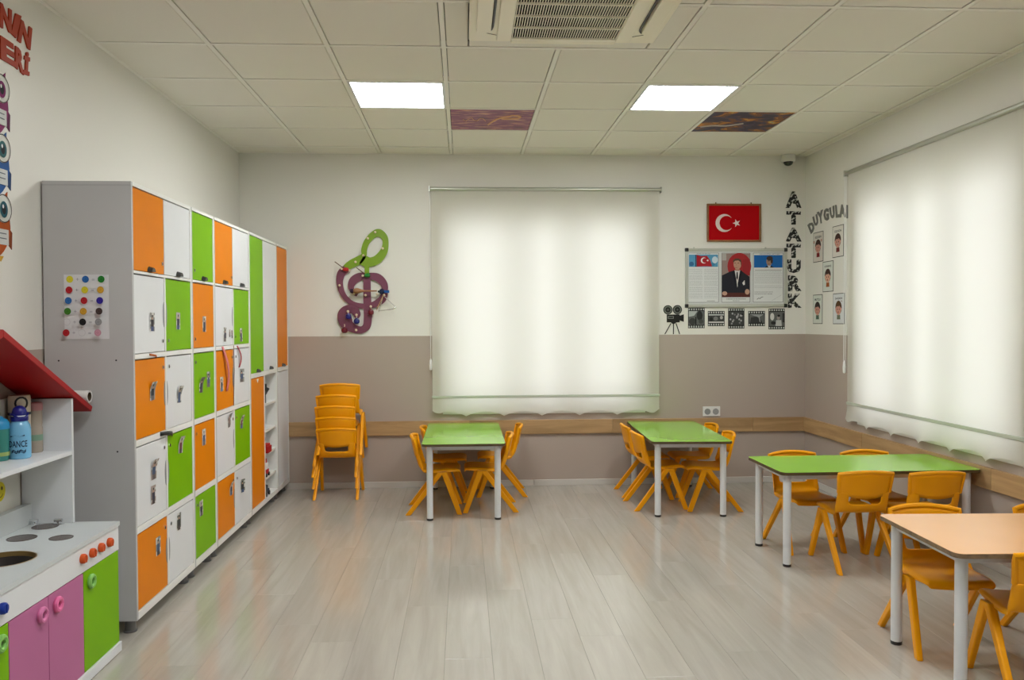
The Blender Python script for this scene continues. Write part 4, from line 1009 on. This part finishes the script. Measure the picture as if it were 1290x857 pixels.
# film strip stickers
FS = [(1.944, 2.090, 1.347, 1.523, 'film frame sticker of a tree and house, leftmost of five', 0), (2.118, 2.265, 1.364, 1.495, 'film frame sticker of faces at a table, second from left', 1), (2.296, 2.440, 1.342, 1.518, 'film frame sticker of a crowd, middle of five', 2),
      (2.474, 2.622, 1.362, 1.494, 'film frame sticker of a leaning figure outdoors, fourth from left', 3), (2.653, 2.798, 1.334, 1.514, 'film frame sticker of two people in white, rightmost', 4)]
for x0, x1, z0, z1, lb, kd in FS:
    w, h = (x1 - x0) / 2, (z1 - z0) / 2
    t = thing('film_sticker', lb, 'sticker', ((x0 + x1) / 2, YB, (z0 + z1) / 2), group='film frame stickers on the back wall')
    MB().box((-w, -.0016, -h), (w, -.0002, h)).build('black_card', ink((34, 34, 34)), t)
    f = Flat('back', .0003); f.l = 6; n = 7; pw = .0085
    for i in range(n):
        u = -w + (i + .5) * 2 * w / n
        for v in (h - .013, -h + .013): f.l = 6; f.rect(u - pw / 2 - .001, v - .0075, u + pw / 2 + .001, v + .0075, (198, 202, 196))
    f.rect(-w + .006, -h + .028, w - .006, h - .028, (96, 98, 96) if kd in (0, 3, 4) else (66, 66, 66))
    ih = h - .028
    if kd == 0: f.poly([(-w + .006, ih), (.01, ih), (-.02, .02), (-w + .006, .01)], (178, 182, 178)); f.ell(.028, .02, .026, .04, (44, 46, 44)); f.ell(-.035, -.03, .03, .03, (58, 60, 58)); f.rect(-.01, -ih, .0, .01, (30, 30, 30)); f.ell(.04, -.03, .02, .02, (70, 72, 70))
    if kd == 1: f.rect(-w + .006, -ih, w - .006, -ih + .011, (212, 212, 208)); f.rect(-w + .006, ih - .010, w - .006, ih, (196, 198, 194)); f.ell(-.045, -.005, .015, .018, (36, 36, 36)); f.ell(-.005, .0, .02, .018, (120, 120, 118)); f.ell(.045, .008, .013, .016, (176, 172, 168)); f.rect(.03, -.02, .06, -.006, (60, 60, 60))
    if kd == 2:
        for i in range(16): f.ell(random.uniform(-.055, .055), random.uniform(-.045, .045), .008, .009, random.choice([(150, 150, 148), (170, 168, 166), (40, 40, 40), (120, 120, 118)]), 8)
    if kd == 3: f.poly([(-w + .01, ih), (w - .01, ih), (.02, .01), (-.01, .02)], (150, 152, 150)); f.poly([(-.05, .01), (.0, .018), (.045, -.02), (.05, -ih), (-.06, -ih)], (58, 58, 58)); f.line([(.02, .02), (.03, -.03)], .006, (170, 170, 168))
    if kd == 4: f.ell(-.04, .02, .018, .032, (206, 206, 202)); f.ell(.015, .01, .014, .018, (150, 142, 136)); f.ell(.018, .028, .012, .010, (34, 34, 34)); f.poly([(-.005, -.01), (.04, -.01), (.045, -ih), (-.012, -ih)], (186, 186, 182)); f.rect(.05, -.03, w - .006, .05, (52, 52, 52)); f.ell(-.03, -.035, .022, .014, (42, 42, 42))
    f.build('print', t)
# film camera sticker
fc = thing('film_camera_sticker', 'black vintage film camera on tripod, wall sticker left of film frames', 'sticker', (1.812, YB, 1.42))
BK = ink((34, 34, 32)); k = MB()
for u, v, r in ((-.045, .087, .040), (.038, .088, .040)):
    m = MB(); m.cyl((u, -.004, v), (u, -.0005, v), r, n=28); m.build('reel', BK, fc)
    f = Flat('back'); f.l = 9; f.ring(u, v, .032, .008, (120, 124, 116)); f.ell(u, v, .008, .008, (88, 90, 86)); f.build('reel_print', fc)
MB().box((-.055, -.004, -.022), (.058, -.0005, .046)).build('body', BK, fc); MB().prism([(.055, -.004), (.094, -.018), (.094, .048), (.055, .034)], -.004, -.0005, 'xz').build('lens_hood', BK, fc)
MB().prism([(-.02, -.022), (.03, -.022), (.012, -.035), (-.004, -.035)], -.004, -.0005, 'xz').build('tripod_head', BK, fc)
f = Flat('back'); f.l = 9; f.rect(-.045, .010, .005, .032, (140, 142, 136)); f.rect(-.040, .014, .0, .028, (44, 44, 44)); f.build('body_print', fc)
for (u0, u1) in ((-.018, -.072), (.004, .003), (.026, .058)):
    MB().prism([(u0 - .004, -.030), (u0 + .004, -.030), (u1 + .004, -.124), (u1 - .004, -.124)], -.004, -.0005, 'xz').build('tripod_leg', BK, fc)
# vertical word
M_NEWS = mat_ramp('newsprint_black', [(.0, (26, 26, 26)), (.545, (26, 26, 26)), (.56, (200, 200, 192))], (1, 1, 1), 46.0, .6, 2, constant=True)
AT = [('A', 2.801, 2.942, 2.388, 2.532, 'top letter A'), ('T', 2.809, 2.936, 2.244, 2.360, 'upper letter T'), ('A', 2.802, 2.944, 2.096, 2.216, 'lower letter A'), ('T', 2.810, 2.937, 1.954, 2.078, 'lower letter T'),
      ('U', 2.817, 2.937, 1.823, 1.941, 'letter U'), ('R', 2.825, 2.945, 1.665, 1.803, 'letter R'), ('K', 2.825, 2.946, 1.520, 1.644, 'letter K at the bottom')]
for c, x0, x1, z0, z1, lb in AT:
    letter('wall_letter', c, 'back', (0, YB - .0003, 0), Q(x0, z0, x1, z1), .004, M_NEWS, 'black speckled %s of the vertical word in the corner' % lb, 'letters of the vertical word', .06)
# treble clef music board
cl = thing('music_board', 'treble clef shaped wooden music board, green above purple', 'wall toy', (-.83, YB, 1.75))
S_ = 1 / 147.5
def cpx(pts):   # points read on a 5.91x enlargement of the photo's region, given relative to the board's centre
    return [((x / 5.911 + 420 - 461.5) * S_ * 1.0, -((y / 5.911 + 280 - 356.6)) * S_) for x, y in pts]
def ribbon(mb, path, d0, d1):
    """flat band (x, z, halfwidth) with thickness between d0 and d1 off the wall"""
    L_, R_ = [], []
    for i, p in enumerate(path):
        a_ = path[max(0, i - 1)]; b_ = path[min(len(path) - 1, i + 1)]; d = Vector((b_[0] - a_[0], b_[1] - a_[1])); d.normalize(); n_ = Vector((-d.y, d.x)) * p[2]
        L_.append((p[0] + n_.x, p[1] + n_.y)); R_.append((p[0] - n_.x, p[1] - n_.y))
    n_ = len(path); vs = [(x, -d1, z) for x, z in L_] + [(x, -d1, z) for x, z in R_] + [(x, -d0, z) for x, z in L_] + [(x, -d0, z) for x, z in R_]
    fs = []
    for i in range(n_ - 1):
        j = i + 1; fs += [(i, j, n_ + j, n_ + i), (2 * n_ + i, 3 * n_ + i, 3 * n_ + j, 2 * n_ + j), (i, 2 * n_ + i, 2 * n_ + j, j), (n_ + i, n_ + j, 3 * n_ + j, 3 * n_ + i)]
    fs += [(0, n_, 3 * n_, 2 * n_), (n_ - 1, 3 * n_ - 1, 4 * n_ - 1, 2 * n_ - 1)]
    mb.add(vs, fs)
def band(pts):
    c = cpx([p[:2] for p in pts]); return smooth_path([(a[0], a[1], p[2] / 5.911 * S_) for a, p in zip(c, pts)], 8)
M_CG = mat('clef_green', srgb((126, 160, 22)), .4); M_CP = mat('clef_purple', srgb((118, 62, 84)), .4)
mb = MB()
ribbon(mb, band([(105, 350, 24), (150, 320, 30), (205, 290, 30), (240, 255, 20), (243, 215, 21), (262, 160, 22), (305, 110, 24), (350, 90, 28), (390, 120, 24), (400, 170, 22), (385, 230, 28), (340, 285, 32), (290, 305, 34), (250, 300, 40), (225, 285, 30)]), .006, .020)
ribbon(mb, band([(262, 290, 20), (262, 340, 18), (262, 395, 16)]), .0065, .0195)
mb.build('green_panel', M_CG, cl)
mb = MB()
ribbon(mb, band([(112, 352, 28), (75, 390, 30), (62, 450, 24), (80, 530, 20), (125, 590, 18), (180, 620, 18), (250, 630, 20), (320, 615, 24), (375, 575, 28), (392, 520, 22), (385, 465, 26), (340, 420, 30), (270, 408, 24), (205, 415, 30), (160, 445, 30), (145, 490, 22), (165, 530, 16), (190, 548, 12)]), .0045, .0185)
ribbon(mb, band([(262, 400, 26), (262, 480, 27), (262, 560, 28), (265, 640, 30), (266, 720, 30), (255, 780, 28), (215, 805, 26), (150, 790, 34), (105, 745, 50), (95, 690, 48), (120, 655, 34), (165, 655, 30), (185, 690, 28), (180, 715, 16)]), .005, .019)
mb.build('purple_panel', M_CP, cl)
M_PEG = ink((226, 206, 176))
for x, y in ((327, 88), (273, 133), (381, 207), (240, 259), (182, 306), (82, 356), (137, 368), (234, 407), (64, 478), (168, 540), (253, 550), (337, 543), (372, 523), (389, 550), (291, 633), (124, 668), (186, 694), (183, 806)):
    u, v = cpx([(x, y)])[0]; MB().lathe([(.0055, -.012), (.0055, -.036), (.010, -.040), (.010, -.048), (.004, -.052), (0, -.0525)], (u, 0, v), 12, axis='y').build('peg', M_PEG, cl, smooth=True)
def hung(name, label, cat, px_, py_, build, group=None, d=.046):
    u, v = cpx([(px_, py_)])[0]; t = thing(name, label, cat, (cl.location.x + u, YB - d, cl.location.z + v), group=group); build(t); return t
def bell(c, dz=-.028):
    def b_(t):
        MB().lathe([(0, .0), (.008, -.002), (.010, -.008), (.022, -.014), (.0265, -.03), (.023, -.045), (.012, -.052), (0, -.053)], (0, 0, 0), 16).build('bell', mat('bell_%d' % c[0], srgb(c), .3), t, smooth=True)
        MB().tube([(0, -.003, 0), (.003, -.004, .012), (0, -.002, .022)], .003, 6).build('cord', M_PEG, t)
    return b_
hung('bell', 'dark blue bell on the clef tail, left of a pair', 'bell', 127, 680, bell((36, 34, 118))); hung('bell', 'dark blue bell on the clef tail, right of a pair', 'bell', 187, 716, bell((32, 34, 110)))
hung('bell', 'dark red bell on the clef stem', 'bell', 292, 650, bell((112, 14, 34))); hung('bell', 'dark red bell hanging below the clef tail', 'bell', 98, 782, bell((110, 16, 38)))
def shaker(c):
    def b_(t):
        MB().lathe([(0, -.024), (.012, -.022), (.019, 0), (.012, .022), (0, .024)], (0, 0, 0), 14, axis='x').build('head', mat('shaker_%d' % c[0], srgb(c), .35), t, smooth=True)
        MB().cyl((-.02, 0, .012), (-.092, .0, .066), .0035, n=8).build('stick', ink((96, 66, 44)), t, smooth=True)
    return b_
hung('mallet', 'red headed mallet on the left arm of the clef board', 'mallet', 112, 362, shaker((176, 26, 26)), 'mallets on the clef board'); hung('mallet', 'green headed mallet in the middle of the clef board', 'mallet', 268, 405, shaker((20, 128, 40)), 'mallets on the clef board')
def marac(t):
    MB().lathe([(0, -.052), (.016, -.048), (.025, -.03), (.024, -.01), (.013, .02), (.007, .045), (.006, .14), (.008, .145), (0, .147)], (0, 0, 0), 16, axis='x').build('body', mat('maraca_wood', srgb((150, 104, 66)), .45), t, smooth=True)
    MB().cyl((-.075, .003, .002), (-.05, .003, 0), .016, .018, n=12).build('end_cap', ink((60, 40, 60)), t, smooth=True)
hung('maraca', 'brown wooden maraca across the middle of the clef board', 'maraca', 212, 520, marac, d=.075)
def castan(t):
    MB().lathe([(0, -.012), (.018, -.010), (.023, 0), (.018, .010), (0, .012)], (.012, 0, 0), 16, axis='y').build('shell', ink((26, 32, 62)), t, smooth=True)
    MB().box((.03, -.008, -.012), (.075, .008, .012)).build('handle', ink((34, 84, 150)), t, bevel=.004)
    MB().box((-.022, -.006, -.008), (.0, .006, .008)).build('tip', ink((40, 36, 40)), t, bevel=.003)
hung('castanet', 'dark blue castanet on the right of the clef board', 'castanet', 362, 524, castan, d=.050)
def tri(t):
    k = MB(); k.tube(smooth_path([(.0, -.012, .0), (-.008, -.012, -.01), (-.045, -.012, -.135)], 4), .0035, 8); k.tube(smooth_path([(.0, -.012, 0), (.05, -.012, -.05), (.092, -.012, -.092), (.088, -.012, -.105), (.03, -.012, -.118), (-.04, -.012, -.126)], 5), .0035, 8); k.build('bar', M_CHROME, t, smooth=True)
    MB().tube([(0.0, -.012, -.003), (.004, -.006, .012), (0, 0, .016)], .002, 6).build('cord', M_PEG, t)
hung('triangle', 'steel triangle hanging from the right side of the clef board', 'triangle', 389, 556, tri, d=.050)
MBs = MB(); MBs.cyl((0, 0, 0), (-.058, -.002, -.125), .004, n=8); u, v = cpx([(385, 552)])[0]
tag(MBs.build('beater', ink((186, 150, 110)), None, smooth=True, loc=(cl.location.x + u, YB - .066, cl.location.z + v)), 'pale wooden beater stick next to the triangle', 'stick')
# wall socket
so = thing('wall_socket', 'white double wall socket above the wooden rail', 'socket', (2.149, YB, .624))
MB().box((-.077, -.010, -.043), (.077, 0, .043)).build('plate', mat('socket_white', (.78, .77, .74), .35), so, bevel=.004)
for u in (-.036, .036):
    k = MB(); k.lathe([(.027, -.0105), (.027, -.012), (.024, -.012), (.022, -.006), (0, -.006)], (u, 0, -.002), 20, axis='y'); k.build('outlet', mat('socket_grey', (.30, .30, .29), .4), so, smooth=True)
    for d_ in (-.0095, .0095): MB().cyl((u + d_, -.0075, -.002), (u + d_, -.0055, -.002), .003, n=8).build('pin_hole', M_BLACK, so)

# ================================================================== RIGHT WALL: emotions display
def rpx(x, y):
    """right wall coordinates (u along -y from 7.0, z) from a measured enlargement"""
    return x, y
M_GL = mat('grey_letter_foam', srgb((112, 112, 106)), .6)
# measured letter corners as (y, z)
def lerp2(px_, py_):  # enlarged pixel (8.567x at 1015,240) -> wall (y, z), fitted on measured points
    X = px_ / 8.567 + 1015; Y = py_ / 8.567 + 240
    yy = 3.07 * 1.0
    d = 1013.33 * 2.981 / 1.0
    # intersect the camera ray with the wall x = XR
    r = _fw + _R * ((X - CX) / FPX) - _U * ((Y - 428.5) / FPX)
    t = (XR) / r.x
    return (r.y * t, 1.4 + r.z * t)
WORD = [('D', (22, 375), (75, 325), (105, 420), (60, 470)), ('U', (76, 290), (125, 252), (142, 362), (100, 395)), ('Y', (122, 238), (188, 205), (190, 348), (150, 362)), ('G', (192, 200), (250, 188), (254, 320), (202, 335)),
        ('U', (256, 190), (310, 162), (316, 297), (274, 306)), ('L', (320, 156), (356, 156), (376, 290), (330, 296)), ('A', (362, 152), (428, 150), (438, 290), (366, 292)), ('R', (442, 156), (500, 160), (506, 300), (444, 302))]
NTH = ['first letter D', 'second letter U', 'third letter Y', 'fourth letter G', 'fifth letter U', 'sixth letter L', 'seventh letter A', 'last letter R half behind the blind']
for (c, *q), nm in zip(WORD, NTH):
    qq = tuple((-lerp2(*p)[0], lerp2(*p)[1]) for p in q)
    letter('wall_letter', c, 'right', (XR - .0003, 0, 0), qq, .004, M_GL, 'grey %s of the arched word beside the right blind' % nm, 'letters of the arched word', .055)
def card(label, y0, y1, z0, z1, word, face):
    w, h = (y0 - y1) / 2, (z1 - z0) / 2
    t = thing('emotion_card', label, 'card', (XR, (y0 + y1) / 2, (z0 + z1) / 2), group='emotion cards on the right wall')
    MB().box((-.0016, -w, -h), (-.0002, w, h)).build('black_backing', ink((40, 42, 40)), t)
    f = Flat('right', .0003); f.l = 6
    f.rect(-w + .005, -h + .005, w - .005, h - .005, (212, 216, 206) if face['bg'] is None else face['bg'])
    f.text(word, Q(-w * .62, h * .58, w * .62, h * .74), (86, 88, 88), .03)
    sk = face.get('skin', (206, 150, 132)); hr = face.get('hair', (58, 34, 28)); sh = face.get('shirt', (110, 50, 48))
    f.poly([(-.030, -.085), (.030, -.085), (.026, -.048), (-.026, -.048)], sh); f.rect(-.008, -.052, .008, -.036, sk)
    f.ell(0, .008, .054, .056, hr); f.ell(0, -.004, .044, .044, sk); f.ell(-.046, -.004, .008, .010, sk); f.ell(.046, -.004, .008, .010, sk)
    f.poly([(-.046, .004), (-.04, .035), (0, .05), (.04, .035), (.046, .004), (.02, .022), (-.008, .018), (-.03, .020)], hr)
    for s in (-1, 1):
        f.ell(s * .017, -.004, .0055, .007, (40, 26, 24)); b0, b1 = face.get('brow', (0, 0)); f.line([(s * .026, .012 + b1), (s * .010, .012 + b0)], .003, (52, 32, 28))
    m = face.get('mouth', 0)
    if m == 'o': f.ell(0, -.028, .007, .008, (110, 40, 44))
    else: f.line([(.013 * q, -.028 + m * (q * q - .5)) for q in (-1, -.5, 0, .5, 1)], .003, (120, 44, 46))
    for (u, v, a_) in face.get('hands', ()): f.ell(u, v, a_, a_, sk, 12); f.ring(u, v, a_, .003, (96, 52, 44))
    if face.get('tear'): f.ell(.018, -.018, .003, .006, (120, 170, 206))
    f.build('print', t)
card('emotion card with raised fists, upper left of the five', 6.718, 6.529, 1.900, 2.152, 'KIZGIN', dict(bg=(214, 208, 198), brow=(-.004, .003), mouth=-.008, hands=((-.07, .045, .012), (.07, .05, .012)), shirt=(120, 32, 34)))
card('emotion card with a sad face, upper right of the five', 6.362, 6.172, 1.912, 2.163, 'ÜZGÜN', dict(bg=(220, 216, 206), brow=(.004, -.002), mouth=-.008, shirt=(104, 36, 34), tear=True))
card('emotion card in the centre of the five', 6.537, 6.346, 1.643, 1.893, 'KORKMUŞ', dict(bg=None, brow=(.003, .0), mouth='o', shirt=(150, 82, 40), skin=(216, 168, 140)))
card('emotion card with a smiling face, lower left of the five', 6.720, 6.541, 1.380, 1.627, 'MUTLU', dict(bg=None, mouth=.008, shirt=(76, 96, 84), hair=(44, 32, 28)))
card('emotion card with a puzzled face, lower right of the five', 6.348, 6.151, 1.379, 1.624, 'ŞAŞKIN', dict(bg=(212, 214, 214), mouth='o', shirt=(104, 110, 92), hair=(80, 52, 24), hands=((.058, .058, .006),)))

# ================================================================== LEFT WALL: orange words and owls
M_OL = mat('red_orange_letter', srgb((164, 50, 18)), .45, spec=.25)
def lpx(px_, py_):
    X = px_ / 7.79; Y = py_ / 7.79
    r = _fw + _R * ((X - CX) / FPX) - _U * ((Y - 428.5) / FPX); t = XL / r.x
    return (r.y * t, 1.4 + r.z * t)
OW = [('N', (-10, 20), (104, 100), (100, 330), (-12, 262), 'N cut by the left picture edge, upper row'), ('I', (142, 130), (198, 158), (146, 376), (98, 326), 'slanted I of the upper row'), ('N', (196, 190), (304, 280), (286, 494), (160, 398), 'N ending the upper row'),
      ('E', (-8, 345), (120, 432), (146, 664), (-6, 575), 'E of the lower row'), ('R', (140, 448), (222, 505), (224, 738), (138, 660), 'R of the lower row'), ('İ', (234, 500), (284, 520), (276, 746), (216, 722), 'dotted I ending the lower row')]
for c, *q, nm in OW:
    letter('wall_letter', c, 'left', (XL + .0003, 0, 0), tuple(lpx(*p) for p in q), .006, M_OL, 'red orange letter %s' % nm, 'orange letters on the left wall', .05)
def owl(label, z, main, iris):
    t = thing('owl_cutout', label, 'decoration', (XL, 3.325, z), group='owl cut-outs on the left wall')
    n = 28; pts = [(.10 * math.cos(a_) * (1 + .12 * math.cos(2 * a_)), .13 * math.sin(a_) - .01) for a_ in [2 * math.pi * i / n for i in range(n)]]
    MB().prism([(p[0], p[1]) for p in pts], .0005, .003, 'yz').build('body', ink(main), t)
    for s in (-1, 1):
        MB().prism([(s * .05, .10), (s * .095, .135), (s * .09, .07)], .0006, .0028, 'yz').build('ear_tuft', ink(main), t)
        MB().cyl((.0005, s * .058, .062), (.005, s * .058, .062), .058, n=28).build('eye', ink((214, 214, 206)), t)
        MB().prism([(s * .085, .0), (s * .125, -.03), (s * .120, -.10), (s * .085, -.075)], .0006, .0028, 'yz').build('wing', ink(tuple(int(v * .7) for v in main)), t)
        MB().prism([(s * .02, -.132), (s * .06, -.132), (s * .04, -.155)], .0006, .0028, 'yz').build('foot', ink((206, 158, 50)), t)
    f = Flat('left', .0004); f.l = 13
    for s in (-1, 1):
        f.ring(s * .058, .062, .058, .004, (70, 58, 56)); f.ell(s * .058, .058, .028, .034, iris); f.ell(s * .058, .058, .015, .020, (24, 26, 30)); f.ell(s * .052, .070, .006, .008, (226, 226, 226))
    f.poly([(-.014, .03), (.014, .03), (0, -.002)], (210, 150, 40)); f.build('eye_print', t)
    MB().box((.003, -.10, -.085), (.006, .092, -.022)).build('sign', ink((206, 208, 204)), t)
    f = Flat('left', .0004); f.l = 17
    for v in (-.04, -.06): f.line([(-.08, v), (.074, v)], .004, (96, 100, 110))
    f.build('sign_print', t)
owl('purple owl cut-out, top of the three on the left wall', 2.298, (128, 38, 92), (120, 26, 90)); owl('blue owl cut-out, middle of the three on the left wall', 2.056, (36, 84, 146), (40, 92, 96)); owl('orange owl cut-out, lowest of the three on the left wall', 1.812, (178, 84, 34), (34, 84, 96))
